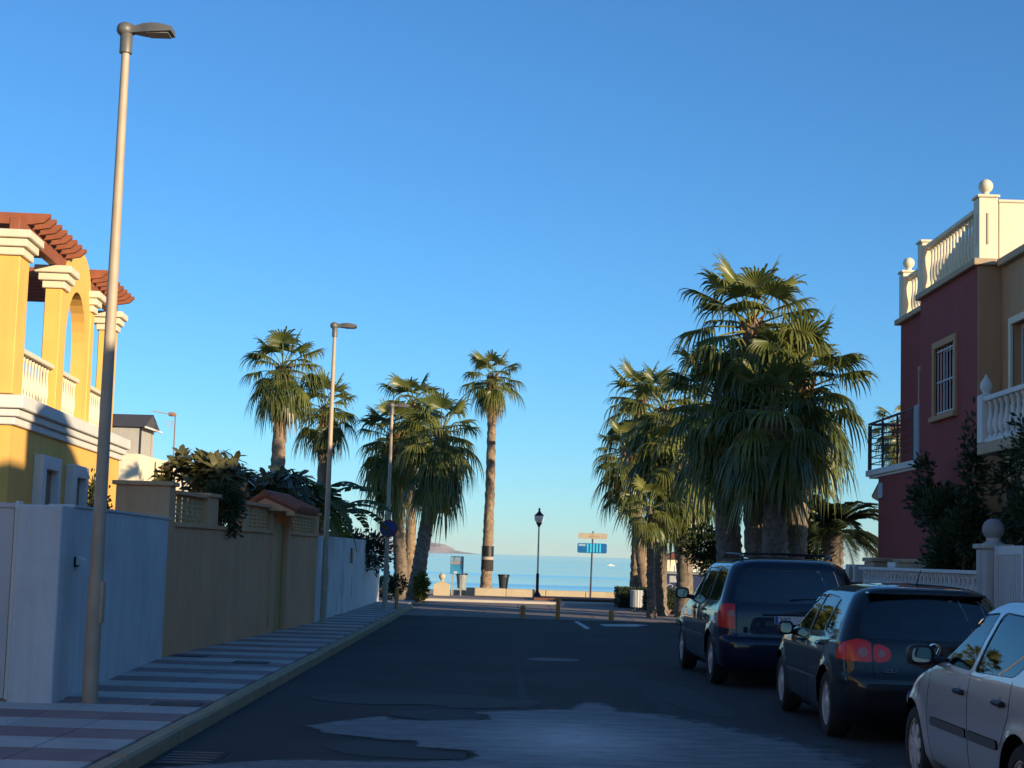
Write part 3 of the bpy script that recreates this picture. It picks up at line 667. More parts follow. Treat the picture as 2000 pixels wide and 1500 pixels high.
MB().box(.40, 4.62, 3.74, .46, 5.43, 5.6).build('shutter', mat('grey_shutter', (.30, .31, .33), .5, .06, 3, streak=.15), dr)
# roof slab, cornice, parapets
MB().box(.1, .01, 6.861, 3.85, 3.9, 6.93).build('roof', STONEBEIGE, rh); MB().box(.5, 3.905, 6.861, 2.55, 7.2, 6.93).build('roof', STONEBEIGE, rh)
c = MB(); c.cbox(-.10, -.14, 6.865, .30, 3.98, 6.98, .012); c.cbox(.30, 3.99, 6.866, .72, 7.42, 6.981, .012); c.cbox(.301, -.14, 6.866, 4.0, .2, 6.98, .012); c.build('cornice', STONEBEIGE, rh)
MB().cbox(.38, .02, 6.981, 3.9, .20, 8.00, .01).build('parapet', CREAM, rh)
MB().cbox(.36, -.01, 8.001, 3.95, .23, 8.05, .01).build('parapet_coping', CREAM, rh)
bp_ = [(.10, .0, 8.08), (.02, 3.62, 7.98), (.46, 7.0, 7.98)]
for i, (x, y, zt) in enumerate(bp_):
    pc = MB().cbox(x - .08, y, 6.982, x + .26, y + .32, zt, .015).build('parapet_post', CREAM, rh)
    MB().cbox(x - .11, y - .03, zt + .001, x + .29, y + .35, zt + .05, .012).build('post_cap', CREAM, pc)
    if i == 0: MB().box(x - .095, y + .09, 7.25, x - .0805, y + .21, 7.8).build('post_panel', CREAM, pc)
    if i == 0: MB().box(x + .06, y - .012, 7.25, x + .09, y - .0005, 7.8).build('post_slot', STONEBEIGE, pc)
    if i != 1:
        MB().lathe([(.09, 0), (.06, .04), (.06, .07)], 12, (x + .09, y + .16, zt + .051)).build('ball_neck', CREAM, pc, True)
        MB().sphere((x + .09, y + .16, zt + .23), .125, 18, 12).build('ball_finial', CREAM, pc, True)
balustrade(rh, (.12, .34), (.12, 3.60), 6.982, .80, 15, rail=.11)
balustrade(rh, (.58, 3.98), (.58, 6.98), 6.982, .78, 13, rail=.11)
# balcony with steel rails
c = MB(); c.cbox(-.10, 3.925, 3.60, 1.4, 8.35, 3.73, .01); c.cbox(-.04, 3.93, 3.551, 1.4, 8.25, 3.599, .008); c.build('balcony_slab', TRIMWHITE, rh)
STEELRAIL = mat('maroon_grey_steel', (.10, .075, .085), .45, .1, 8, metal=.4)
def rail_run(p0, p1, posts):
    p0, p1 = Vector(p0), Vector(p1)
    MB().tube([p0 + Vector((0, 0, 1.03)), p1 + Vector((0, 0, 1.03))], .028, 8).build('handrail', STEELRAIL, rh)
    for k in range(6): MB().tube([p0 + Vector((0, 0, .14 + k*.145)), p1 + Vector((0, 0, .14 + k*.145))], .012, 6).build('rail_bar', STEELRAIL, rh)
    for k in range(posts):
        q = p0 + (p1 - p0) * (k / (posts - 1)); MB().box(q.x - .02, q.y - .02, 3.731, q.x + .02, q.y + .02, q.z + 1.0).build('rail_post', STEELRAIL, rh)
rail_run((-.04, 4.3, 3.73), (-.04, 8.28, 3.73), 4); rail_run((.0, 8.28, 3.73), (1.35, 8.28, 3.73), 2)
MB().cbox(-.04, 3.93, 3.74, .40, 4.30, 4.82, .02).build('grey_column', mat('grey_column_paint', (.33, .34, .37), .6, .08, 3, streak=.1), rh)
# small tiled eave and name plate at the far end
e = MB(); e.prism([(7.501, 3.02), (8.15, 3.12), (8.15, 3.19), (7.501, 3.44)], 'x', .02, 1.4); eo = e.build('tiled_eave', STONEBEIGE, rh)
for k in range(7): MB().tube([(.08 + k*.19, 8.22, 3.17), (.08 + k*.19, 7.52, 3.45)], .07, 8).build('roof_tile', TERRACOTTA, eo, True)
MB().cbox(-.03, 7.05, 3.10, -.001, 7.42, 3.42, .004).build('name_plate', mat('tile_plate', (.45, .50, .58), .4, .15, 12), rh)
# ---------------- terrace houses in the row towards the camera
def terrace_house(y0, y1, colour, label, ht=6.95, hut=None, vis=False, left=False):
    t = thing('terrace_house', label, 'house', (8.4, y0, 0) if not left else (-9.0, y1, 0), math.pi if left else 0, None); D = y1 - y0
    ops = [(D*.60, D*.60 + 1.3, 3.9, 5.9), (D*.15, D*.15 + 1.2, 4.2, 5.7), (D*.16, D*.16 + 1.3, 1.0, 2.3), (D*.62, D*.62 + 1.0, .12, 2.3)]
    if vis: ops = [(6.0, 7.0, 3.75, 5.75), (2.0, 3.2, 4.2, 5.7), (2.0, 3.3, 1.0, 2.3), (5.0, 6.0, .12, 2.3)]
    facade(0, D, 0, ht - .12, 0, .24, ops).build('wall', colour, t)
    MB().box(.241, 0, 0, 8, .24, ht - .12).build('side_wall', colour, t); MB().box(.241, D - .24, 0, 8, D - .045, ht - .12).build('side_wall', colour, t); MB().box(7.76, .241, 0, 8, D - .241, ht - .12).build('rear_wall', colour, t)
    MB().box(0, 0, ht - .119, 8, D, ht - .05).build('roof', STONEBEIGE, t)
    MB().cbox(-.12, .0, ht - .13, .2, D - .15, ht + .0, .012).build('cornice', STONEBEIGE, t)
    for i, (a, b, c0, c1) in enumerate(ops[:3]): window_in(t, 0, a, b, c0, c1, CREAM, 0, .12, i > 0)
    a, b, c0, c1 = ops[3]; MB().box(.1, a, c0, .16, b, c1).build('door', mat('brown_door', (.12, .06, .03), .5, .1, 6), t)
    if hut:
        hb = MB().box(hut[0], hut[1], ht, hut[2], hut[3], hut[4] - .3).build('stair_hut', colour, t)
        m = MB(); ym = (hut[1] + hut[3]) / 2; m.prism([(hut[1] - .1, hut[4] - .3), (hut[3] + .1, hut[4] - .3), (ym, hut[4] + .15)], 'x', hut[0] - .1, hut[2] + .1); m.build('hut_roof', TERRACOTTA, hb)
    return t
bh = terrace_house(20.3, 27.95, BEIGE, 'beige terrace house with white balustrade balcony beside the maroon house', vis=True)
# its balcony (local: x = X-8.4, y = Y-20.3)
MB().cbox(-1.05, .6, 3.42, -.001, 5.45, 3.60, .012).build('balcony_slab', STONEBEIGE, bh)
balw = MB().lathe(BALPROF, 10).mesh('baluster', TRIMWHITE, True)
balustrade(bh, (-.95, .7), (-.95, 5.15), 3.601, .58, 16, balw, .09, TRIMWHITE, 1.25)
balustrade(bh, (-.82, 5.3), (-.02, 5.3), 3.601, .58, 3, balw, .09, TRIMWHITE, 1.25)
pp = MB().cbox(-1.06, 5.16, 3.601, -.84, 5.42, 4.36, .012).build('balcony_post', TRIMWHITE, bh)
MB().lathe([(.09, 0), (.05, .03), (.10, .11), (.09, .19), (.03, .28), (.01, .33)], 12, (-.95, 5.29, 4.361)).build('finial', TRIMWHITE, pp, True)
OCHRE2 = mat('ochre_plaster', (.52, .36, .17), .85, .08, 1.4, .2, 45, streak=.06)
terrace_house(13.2, 20.2, CREAM, 'cream terrace house next to the beige one', 6.6)
terrace_house(6.1, 13.1, OCHRE2, 'ochre terrace house with a gabled stair hut on its roof', 6.95, (1.2, 4.0, 3.6, 6.4, 8.35))
terrace_house(-1.0, 6.0, WHITEWALL, 'white terrace house beside the ochre one', 6.75)
terrace_house(-8.1, -1.1, BEIGE, 'beige terrace house far back along the row', 6.95)
terrace_house(-15.2, -8.2, CREAM, 'cream terrace house at the far back of the row', 6.95, (1.2, 1.0, 4, 3.6, 8.2))
for k, (col_, nm_) in enumerate(((OCHRE2, 'ochre'), (WHITEWALL, 'white'), (YELLOW, 'yellow'), (CREAM, 'cream'), (BEIGE, 'beige'), (WHITEWALL, 'pale'))):
    terrace_house(4.6 - 7.2*k, 11.7 - 7.2*k, col_, nm_ + ' terrace house of the left row, %s the driveway gate' % ('next to', 'second from', 'third from', 'fourth from', 'fifth from', 'sixth from')[k], 6.9, None, False, True)
# ---------------- gate, post, low wall with pierced blocks in front
GX = 6.72
gp = thing('gate_post', 'weathered white gate post topped by a stone ball', 'gate post', (GX + .18, 23.35, .13))
MB().cbox(-.18, -.24, -.03, .18, .24, 1.80, .015).build('post', mat('weathered_white', (.48, .45, .41), .85, .22, 3, .3, 40, streak=.25), gp)
MB().cbox(-.22, -.28, 1.801, .22, .28, 1.87, .012).build('cap', MATS['weathered_white'], gp)
MB().lathe([(.16, 0), (.10, .04), (.10, .09)], 14, (0, 0, 1.871)).build('ball_neck', MATS['weathered_white'], gp, True)
MB().sphere((0, 0, 2.08), .155, 20, 14).build('ball', mat('grey_stone_ball', (.33, .31, .30), .85, .12, 8, .3, 60), gp, True)
def slat_gate(y0, y1, label):
    t = thing('driveway_gate', label, 'gate', (GX + .1, y0, .13)); D = y1 - y0
    GW = mat('white_gate_paint', (.60, .60, .60), .5, .06, 3)
    f = MB(); f.box(0, 0, .08, .06, .09, 1.84); f.box(0, D - .09, .08, .06, D, 1.84); f.box(0, .09, 1.72, .06, D - .09, 1.84); f.box(0, .09, .08, .06, D - .09, .2); f.build('frame', GW, t)
    n = int(D / .105)
    for k in range(n):
        y = .12 + (D - .24) * k / (n - 1); MB().box(.01, y - .022, .2, .05, y + .022, 1.72).build('slat', GW, t)
slat_gate(21.75, 23.05, 'white slatted driveway gate leaf hinged on the ball-topped post'); slat_gate(20.3, 21.68, 'white slatted driveway gate leaf away from the ball-topped post')
lw = thing('front_wall', 'low front garden wall with white pierced blocks beside the gate post', 'wall', (GX + .06, 23.6, .12))
MB().box(0, 0, -.02, .2, 8.0, .94).build('wall_base', STONEBEIGE, lw)
MB().cbox(-.03, 0, 1.441, .23, 8.0, 1.50, .01).build('coping', TRIMWHITE, lw)
bl = MB(); S = .25
bl.box(0, 0, 0, .12, S, .03); bl.box(0, 0, .47, .12, S, .50); bl.box(0, 0, .03, .12, .02, .47); bl.box(0, S - .02, .03, .12, S, .47)
for (yy, zz) in ((.125, .12), (.125, .38)):
    for k in range(10):
        a0_, a1_ = 2*math.pi*k/10, 2*math.pi*(k+1)/10
        bl.add([(x_, yy + r_*math.cos(a_), zz + r_*math.sin(a_)) for x_ in (.01, .11) for r_ in (.07, .105) for a_ in (a0_, a1_)], [(0,1,3,2), (4,6,7,5), (0,4,5,1), (2,3,7,6)])
bl.box(0, .02, .235, .12, S - .02, .265)
blm = bl.mesh('pierced_block', TRIMWHITE)
for k in range(31): link('pierced_block', blm, lw, (.04, .02 + k*.256, .9405))
# services in front of the maroon house
ac = thing('air_conditioner', 'white air-conditioning unit on the low wall by the maroon house', 'air conditioner', (7.15, 33.6, 1.26))
MB().cbox(-.15, -.45, .04, .15, .45, .40, .02).build('casing', mat('ac_white', (.50, .50, .50), .5, .06, 4), ac)
MB().lathe([(.16, 0), (.16, .008), (.02, .012)], 20, (-.163, -.12, .22), 'x').build('fan_grille', DARKMETAL, ac)
MB().box(-.12, -.35, 0, .12, -.28, .039).build('foot', DARKMETAL, ac); MB().box(-.12, .28, 0, .12, .35, .039).build('foot', DARKMETAL, ac)
MB().box(7.0, 32.9, 0, 7.3, 34.4, 1.258).build('plinth', STONEBEIGE).name = 'service_plinth'
tag(bpy.data.objects['service_plinth'], 'plain beige masonry plinth under the air-conditioning unit', 'plinth')
ub = thing('meter_cabinet', 'pale beige meter cabinet with small dark openings beside the air conditioner', 'cabinet', (7.2, 32.0, 0))
MB().cbox(-.17, -.42, 0, .17, .42, 1.72, .02).build('cabinet', STONEBEIGE, ub); MB().cbox(-.2, -.46, 1.721, .2, .46, 1.80, .015).build('cap', STONEBEIGE, ub)
MB().box(-.178, -.08, 1.44, -.1705, .12, 1.56).build('vent', OPENING, ub); MB().box(-.178, -.1, 1.27, -.1705, .14, 1.33).build('slot', OPENING, ub)
pn = thing('notice_panel', 'white notice panel fixed behind the low pierced wall', 'panel', (7.12, 30.4, .1))
MB().box(-.02, -.32, .9, .02, .32, 1.62).build('sheet', mat('white_sheet', (.62, .64, .68), .5, .06, 4), pn); MB().box(-.015, -.3, 0, .015, -.25, .899).build('leg', DARKMETAL, pn); MB().box(-.015, .25, 0, .015, .3, .899).build('leg', DARKMETAL, pn)
rl = thing('steel_railing', 'dark steel railing beyond the maroon house towards the sea', 'railing', (7.0, 37.5, .1))
for z in (.55, 1.0, 1.42): MB().tube([(0, 0, z), (4.0, 0, z)], .028, 6).build('rail', DARKMETAL, rl)
for k in range(5): MB().box(k - .025, -.025, 0, k + .025, .025, 1.41).build('post', DARKMETAL, rl)
# ================================================================== PALMS
def frond_mesh(name, el, seed, mat_leaf, pet=.85, bl=.95, nseg=24, width=1.0):
    "a fan-palm leaf: stalk leaving the crown along +x at elevation el, pleated fan, split drooping tips"
    r = random.Random(seed); m = MB(); e0 = R_(el)
    pts = []; p = Vector((.04, 0, 0)); a = e0; n = 6; droop = R_(16 + r.uniform(-4, 6))
    for k in range(n + 1):
        pts.append(p.copy()); p = p + Vector((math.cos(a), 0, math.sin(a))) * (pet / n); a -= droop / n * (1 if math.cos(a) > .1 else .3)
    m.tube(pts, [.026 - .012 * k / n for k in range(n + 1)], 4, False); nst = len(m.f)
    base = pts[-1]; T = Vector((math.cos(a), 0, math.sin(a))); B = Vector((0, 1, 0)); Nn = B.cross(T) * -1
    if Nn.z < 0 and abs(T.z) < .99: Nn = -Nn
    span = R_(105)
    g = .36 + max(0, .25 - .004 * el) * .32
    def pos(th, rr, L_, off=0):
        s = rr * L_
        q = base + (T * math.cos(th) + B * math.sin(th)) * s
        q = q - Nn * (.10 * abs(math.sin(th)) * s) + Nn * off
        k = max(0, rr - .42); hz = Vector((q.x - base.x, q.y - base.y, 0)) * (k * .40)
        return q - hz - Vector((0, 0, g * L_ * k ** 1.9 * 1.5 * (1.0 + .3 * abs(math.sin(th)))))
    web = []
    for i in range(nseg + 1):
        th = -span + 2 * span * i / nseg
        L_ = bl * (.72 + .28 * math.cos(th * .8)); web.append(len(m.v)); m.v.append(tuple(pos(th, .44, L_, .012)))
    c = len(m.v); m.v.append(tuple(base))
    for i in range(nseg):
        th = -span + 2 * span * (i + .5) / nseg; L_ = bl * (.72 + .28 * math.cos(th * .8)) * r.uniform(.80, 1.18)
        k0 = len(m.v); m.v.append(tuple(pos(th, .44, L_ * .98, -.014)))
        m.f.append((c, web[i], k0)); m.f.append((c, k0, web[i+1]))
        tw = r.uniform(-.10, .10); prev = (web[i], k0, web[i+1])
        for rr_, wf in ((.68, .62), (.90, .34)):
            dth = span / nseg * wf * width; a_, b_ = len(m.v), len(m.v) + 1
            m.v.append(tuple(pos(th - dth + tw*rr_*.6, rr_, L_))); m.v.append(tuple(pos(th + dth + tw*rr_*.6, rr_, L_)))
            if len(prev) == 3: m.f += [(prev[0], a_, prev[1]), (prev[1], a_, b_), (prev[1], b_, prev[2])]
            else: m.f.append((prev[0], a_, b_, prev[1]))
            prev = (a_, b_)
        t_ = len(m.v); m.v.append(tuple(pos(th + tw, 1.16, L_))); m.f.append((prev[0], t_, prev[1]))
    me = bpy.data.meshes.new(name); me.from_pydata(m.v, [], m.f); me.materials.append(mat_leaf); me.materials.append(PETIOLE)
    for i, pl in enumerate(me.polygons):
        if i < nst: pl.material_index = 1
    me.update(); return me
FR = {}
ELS = (78, 60, 42, 25, 8, -10, -28, -45, -62)
for el in ELS: FR[el] = [frond_mesh('frond', el, 100 + el * 3 + v, FROND) for v in range(3)]
FRD = {el: [frond_mesh('dry_frond', el, 500 + el + v, FRONDOLD, .7, .85, 18, .8) for v in range(2)] for el in (-55, -72)}
def trunk_mesh(pts, r0, r1, matl, n=14, rough=.018, seg=26, flare=1.35):
    m = MB(); P = [Vector(p) for p in pts]; out = []; rs = []
    r = random.Random(int(abs(P[0].x * 100 + P[0].y * 7) + 3))
    for k in range(seg * 3 + 1):
        t = k / (seg * 3); f = t * (len(P) - 1); i = min(len(P) - 2, int(f)); q = P[i].lerp(P[i+1], f - i)
        rad = (r0 + (r1 - r0) * t) * (1 + (flare - 1) * math.exp(-t * 12)); rad *= 1.0 + (.06 if k % 3 == 0 else -.035 if k % 3 == 1 else 0)
        out.append(q); rs.append(rad)
    m.tube(out, rs, n)
    for i, v in enumerate(m.v):
        a = r.uniform(-rough, rough); b = r.uniform(-rough, rough); m.v[i] = (v[0] + a, v[1] + b, v[2] + r.uniform(-rough, rough))
    return m
def fan_palm(base, top, R, n, label, tr=.2, matl=None, group=None, lo=-62, dry=4, seed=1, husk=True, bend=.0, dense_low=0):
    r = random.Random(seed); base, top = Vector(base), Vector(top)
    t = thing('fan_palm', label, 'palm tree', base, 0, group)
    tp_ = top - base; mid = tp_ * .5 + Vector((bend, 0, 0))
    q = [Vector((0, 0, -.1)), tp_ * .25 + Vector((bend * .7, 0, 0)), mid, tp_ * .78 + Vector((bend * .6, 0, 0)), tp_]
    trunk_mesh(q, tr, tr * .70, matl or TRUNK).build('trunk', None, t, True)
    ob = bpy.data.objects[-1] if False else t.children[-1]; ob.data.materials.append(matl or TRUNK)
    if husk:
        h = MB(); 
        for k in range(34):
            a = k * 2.4; z = -.05 - .75 * (k / 34) * (R / 1.5); rr = tr * .80
            c0 = tp_ + Vector((math.cos(a) * rr * .8, math.sin(a) * rr * .8, z)); c1 = c0 + Vector((math.cos(a) * .10, math.sin(a) * .10, .20))
            h.tube([c0, c1], [.055, .02], 4)
        h.build('leaf_bases', HUSK, t)
    s0 = R / 1.75
    for k in range(n):
        u = (k + .5) / n; el_t = 82 + (lo - 82) * (u ** .85); el = min(ELS, key=lambda e: abs(e - el_t - r.uniform(-7, 7)))
        yaw = k * 2.39996 + r.uniform(-.25, .25); sc_ = s0 * r.uniform(.88, 1.1) * (1.0 if el > -30 else .95)
        zoff = -.45 * u * (R / 1.5)
        link('frond', r.choice(FR[el]), t, tp_ + Vector((0, 0, zoff + .05)), (r.uniform(-.12, .12), r.uniform(-.06, .06), yaw), sc_)
    for k in range(dense_low):
        el = r.choice((-28, -45, -62)); link('frond', r.choice(FR[el]), t, tp_ + Vector((0, 0, -.5 - .9 * k / dense_low)), (r.uniform(-.12, .12), r.uniform(-.1, .1), k * 2.39996 + .7), s0 * r.uniform(.9, 1.1))
    for k in range(dry):
        link('dry_frond', r.choice(FRD[r.choice((-55, -72))]), t, tp_ + Vector((0, 0, -.55 * (R / 1.5))), (r.uniform(-.1, .1), 0, r.uniform(0, 6.28)), s0 * r.uniform(.8, 1.0))
    return t
def palm_px(crown, Y, R, n, label, foot=None, **k):
    c = at(crown[0], crown[1], Y); b = (at(foot[0], foot[1], Y).x if foot else c.x, Y, k.pop('z0', .1))
    return fan_palm(b, c, R, n, label, **k)
GL, GRR = 'fan palms on the left of the street', 'fan palms on the right of the street'
palm_px((553, 715), 53, 1.62, 34, 'tall fan palm with bare trunk rising behind the rubber plant', (536, 1000), tr=.27, group=GL, seed=11, dry=5, lo=-48)
palm_px((636, 795), 58, 1.5, 30, 'shorter fan palm rising behind the banana plant', (624, 1000), tr=.21, group=GL, seed=12, dry=9, lo=-50)
palm_px((768, 850), 57, 1.65, 34, 'shaggy fan palm on the corner, trunk nearest the parking sign', (786, 1165), tr=.24, group=GL, seed=13, dense_low=16, matl=TRUNKGREY)
palm_px((862, 842), 54.3, 1.75, 38, 'shaggy fan palm with slanting trunk on the pavement corner', (809, 1168), tr=.25, group=GL, seed=14, dense_low=18, matl=TRUNKGREY, dry=7)
palm_px((808, 790), 59, 1.6, 30, 'fan palm whose crown tops the shaggy corner pair', (800, 1150), tr=.2, group=GL, seed=15, dense_low=10)
dp = palm_px((962, 735), 63.2, 1.38, 30, 'slender fan palm with dark painted bands standing behind the sea wall', (948, 1148), tr=.215, group=None, seed=16, z0=-.6, dry=6, bend=.05, lo=-50)
for z0, z1, mm in ((1.55, 1.95, BLACK), (1.0, 1.42, mat('dark_bark_band', (.035, .028, .03), .9, .2, 8)), (1.43, 1.54, mat('pale_bark_band', (.40, .34, .28), .9, .1, 8))):
    x0_ = at(949, 1100, 63.2).x - dp.location.x; MB().lathe([(.235, z0 + .6), (.235, z1 + .6)], 14, (x0_ + .055, 0, 0)).build('painted_band', mm, dp, True)
# right clump
palm_px((1468, 625), 39.5, 2.05, 38, 'tallest fan palm of the right clump, its crown above the others', (1485, 1090), tr=.33, group=GRR, seed=21, matl=TRUNKGREY, dry=3, lo=-55)
palm_px((1568, 750), 39.2, 1.95, 40, 'wide fan palm of the right clump leaning towards the maroon house', (1545, 1090), tr=.33, group=GRR, seed=22, matl=TRUNKGREY, dense_low=8, dry=4)
palm_px((1412, 775), 40.0, 1.85, 34, 'dark fan palm of the right clump behind the blue van', (1432, 1090), tr=.34, group=GRR, seed=23, matl=TRUNKGREY, dense_low=8)
palm_px((1510, 795), 38.2, 1.75, 32, 'low broad fan palm in the middle of the right clump', (1518, 1090), tr=.33, group=GRR, seed=24, matl=TRUNKGREY, dense_low=12)
palm_px((1252, 782), 57, 1.7, 32, 'fan palm with sunlit trunk standing behind the hedge', (1241, 1140), tr=.19, group=GRR, seed=25, dense_low=8)
palm_px((1225, 880), 56, 1.5, 30, 'fan palm with sunlit peeling trunk standing behind the litter bin', (1266, 1140), tr=.21, group=GRR, seed=26, dense_low=10)
palm_px((1300, 800), 48, 1.75, 34, 'fan palm with dark trunk rising from the hedge end', (1288, 1140), tr=.20, group=GRR, seed=27, matl=TRUNKGREY, dense_low=14)
palm_px((1335, 880), 47, 1.75, 34, 'fan palm with thick ringed trunk beside the blue container', (1339, 1140), tr=.24, group=GRR, seed=28, matl=TRUNKGREY, dense_low=14)
palm_px((1268, 990), 46, 1.05, 22, 'young low fan palm spreading beneath the taller crowns', (1275, 1100), tr=.12, group=GRR, seed=29, matl=TRUNKGREY, husk=False, dry=0)
palm_px((1575, 935), 60, 1.5, 34, 'sunlit fan palm far behind the right clump', (1580, 1090), tr=.2, group=GRR, seed=30, dry=14)
palm_px((1752, 830), 62, 1.3, 24, 'fan palm peeping out behind the maroon house', (1752, 1090), tr=.2, group=GRR, seed=31)
# date palm: feather leaves
def feather_mesh(name, el, seed, L_=1.7):
    r = random.Random(seed); m = MB(); pts = []; p = Vector((.03, 0, 0)); a = R_(el); n = 12
    for k in range(n + 1):
        pts.append(p.copy()); p = p + Vector((math.cos(a), 0, math.sin(a))) * (L_ / n); a -= R_(7.5)
    m.tube(pts, [.024 - .018 * k / n for k in range(n + 1)], 4, False); nst = len(m.f)
    for k in range(1, n * 3):
        f = k / 3; i = min(n - 1, int(f)); q = pts[i].lerp(pts[i+1], f - i); T = (pts[i+1] - pts[i]).normalized(); l = .42 * math.sin(math.pi * min(1, .12 + .88 * f / n)) ** .6
        for s in (-1, 1):
            d = (T * .75 + Vector((0, s, 0)) * .8 + Vector((0, 0, .18 + r.uniform(-.1, .1)))).normalized(); e = q + d * l - Vector((0, 0, l * .25)); w = T * .018
            b = len(m.v); m.v += [tuple(q - w), tuple(q + w), tuple(q + d * l * .55 + w), tuple(e)]; m.f += [(b, b+1, b+2), (b, b+2, b+3)]
    me = bpy.data.meshes.new(name); me.from_pydata(m.v, [], m.f); me.materials.append(DARKLEAF2); me.update(); return me
DARKLEAF2 = leafmat('date_palm_leaf', (.016, .028, .014), (.040, .055, .022), .5, .2, 2)
FE = [feather_mesh('feather_frond', el, 40 + el) for el in (75, 58, 40, 22, 5)]
c = at(1628, 1045, 41.5); dt = thing('date_palm', 'dark date palm with arching feather fronds beside the maroon house', 'palm tree', (c.x, 41.5, .0))
tk = trunk_mesh([(0, 0, -.05), (0, 0, c.z * .6), (0, 0, c.z)], .26, .24, TRUNKGREY, 14, .03, 12).build('trunk', None, dt, True); tk.data.materials.append(TRUNKGREY)
for k in range(34): link('feather_frond', FE[k % 5], dt, (0, 0, c.z), (rnd.uniform(-.1, .1), 0, k * 2.4 + rnd.uniform(-.2, .2)), rnd.uniform(.85, 1.15))
# ================================================================== SHRUBS
def leaves(blobs, n, size, seed, aspect=.45, up=.3, curl=.15, shell=.55):
    "leaf blades through the volume of several ellipsoids (cx, cy, cz, rx, ry, rz)"
    r = random.Random(seed); m = MB(); wts = [b[3]*b[4]*b[5] for b in blobs]; tot = sum(wts)
    for i in range(n):
        x = r.random() * tot
        for b, w in zip(blobs, wts):
            x -= w
            if x <= 0: break
        d = Vector((r.gauss(0, 1), r.gauss(0, 1), r.gauss(0, 1))).normalized(); k = shell + (1 - shell) * r.random(); k *= r.uniform(.8, 1.12)
        p = Vector((b[0] + d.x*b[3]*k, b[1] + d.y*b[4]*k, b[2] + d.z*b[5]*k))
        a = (d + Vector((r.uniform(-.8, .8), r.uniform(-.8, .8), up + r.uniform(-.6, .6)))).normalized()
        s = a.cross(Vector((r.uniform(-1, 1), r.uniform(-1, 1), r.uniform(-1, 1)))).normalized(); nn = a.cross(s); l = size * r.uniform(.6, 1.25)
        o = len(m.v); m.v += [tuple(p), tuple(p + a*l*.5 + s*l*aspect*.5 + nn*l*curl*.5), tuple(p + a*l - nn*l*curl), tuple(p + a*l*.5 - s*l*aspect*.5 + nn*l*curl*.5)]
        m.f += [(o, o+1, o+2), (o, o+2, o+3)]
    return m
def leafmesh(m, name, matl, parent):
    me = bpy.data.meshes.new(name); me.from_pydata(m.v, [], m.f); me.materials.append(matl); me.update(); return link(name, me, parent)
def shrub(name, label, base, blobs, n, size, matl, seed, stems=4, cat='shrub', group=None, aspect=.45, up=.3, shell=.35, stem_r=.03):
    t = thing(name, label, cat, base, 0, group); leafmesh(leaves(blobs, n, size, seed, aspect, up, .15, shell), 'crown', matl, t)
    r = random.Random(seed)
    for k in range(stems):
        b = blobs[k % len(blobs)]; MB().tube([(r.uniform(-.1, .1), r.uniform(-.1, .1), -.02), (b[0]*.5, b[1]*.5, b[2]*.45), (b[0], b[1], b[2] + b[5]*.3)], [stem_r, stem_r*.8, stem_r*.35], 6).build('stem', BARK, t, True)
    return t
def rosettes(blob_list, n, size, seed, per=9, aspect=.38):
    "whorls of big leaves at twig ends (rubber plant)"
    r = random.Random(seed); m = MB()
    for i in range(n):
        b = r.choice(blob_list); d = Vector((r.gauss(0, 1), r.gauss(0, 1), abs(r.gauss(0, 1)) * 1.1 - .2)).normalized(); k = r.uniform(.55, 1.05)
        p = Vector((b[0] + d.x*b[3]*k, b[1] + d.y*b[4]*k, b[2] + d.z*b[5]*k)); ax = (d + Vector((0, 0, .8))).normalized()
        for j in range(per):
            an = j * 2.4 + r.uniform(-.3, .3); u = ax.cross(Vector((1, .3, 0))).normalized(); w = ax.cross(u)
            a = (u * math.cos(an) + w * math.sin(an) + ax * r.uniform(.15, 1.1)).normalized(); s = a.cross(ax).normalized(); nn = s.cross(a); l = size * r.uniform(.7, 1.2)
            q = p + ax * r.uniform(-.12, .1); o = len(m.v)
            m.v += [tuple(q), tuple(q + a*l*.35 + s*l*aspect*.45 + nn*l*.06), tuple(q + a*l*.75 + s*l*aspect*.38), tuple(q + a*l - nn*l*.12), tuple(q + a*l*.75 - s*l*aspect*.38), tuple(q + a*l*.35 - s*l*aspect*.45 + nn*l*.06)]
            m.f += [(o, o+1, o+5), (o+1, o+2, o+4, o+5), (o+2, o+3, o+4)]
    return m
# rubber plants behind the tan wall
def rubber_plant(label, base, blobs, n, seed):
    t = thing('rubber_plant', label, 'shrub', base, 0, None); leafmesh(rosettes(blobs, n, .30, seed), 'crown', RUBBERLEAF, t)
    r = random.Random(seed)
    for k in range(9):
        b = blobs[k % len(blobs)]; e = Vector((b[0] + r.uniform(-.6, .6)*b[3], b[1] + r.uniform(-.6, .6)*b[4], b[2] + r.uniform(-.2, .7)*b[5]))
        MB().tube([(r.uniform(-.15, .15), r.uniform(-.1, .1), 0), (e.x*.4, e.y*.4, e.z*.55), tuple(e)], [.06, .045, .02], 6).build('branch', mat('pale_bark', (.33, .27, .22), .9, .15, 8), t, True)
p = at(390, 925, 30); rubber_plant('rubber plant with reddish leaf tips behind the lattice of the tan wall', (p.x, 30, 0), [(-.15, 0, 2.75, .55, .6, .55), (.35, 0, 2.85, .45, .6, .45)], 80, 3)
p = at(545, 940, 33); rubber_plant('dense rubber plant behind the tiled gateway of the tan wall', (p.x, 33, 0), [(-.55, 0, 2.55, .6, .6, .42), (.1, 0, 2.65, .6, .6, .5), (-1.0, 0, 2.5, .5, .6, .4)], 110, 4)
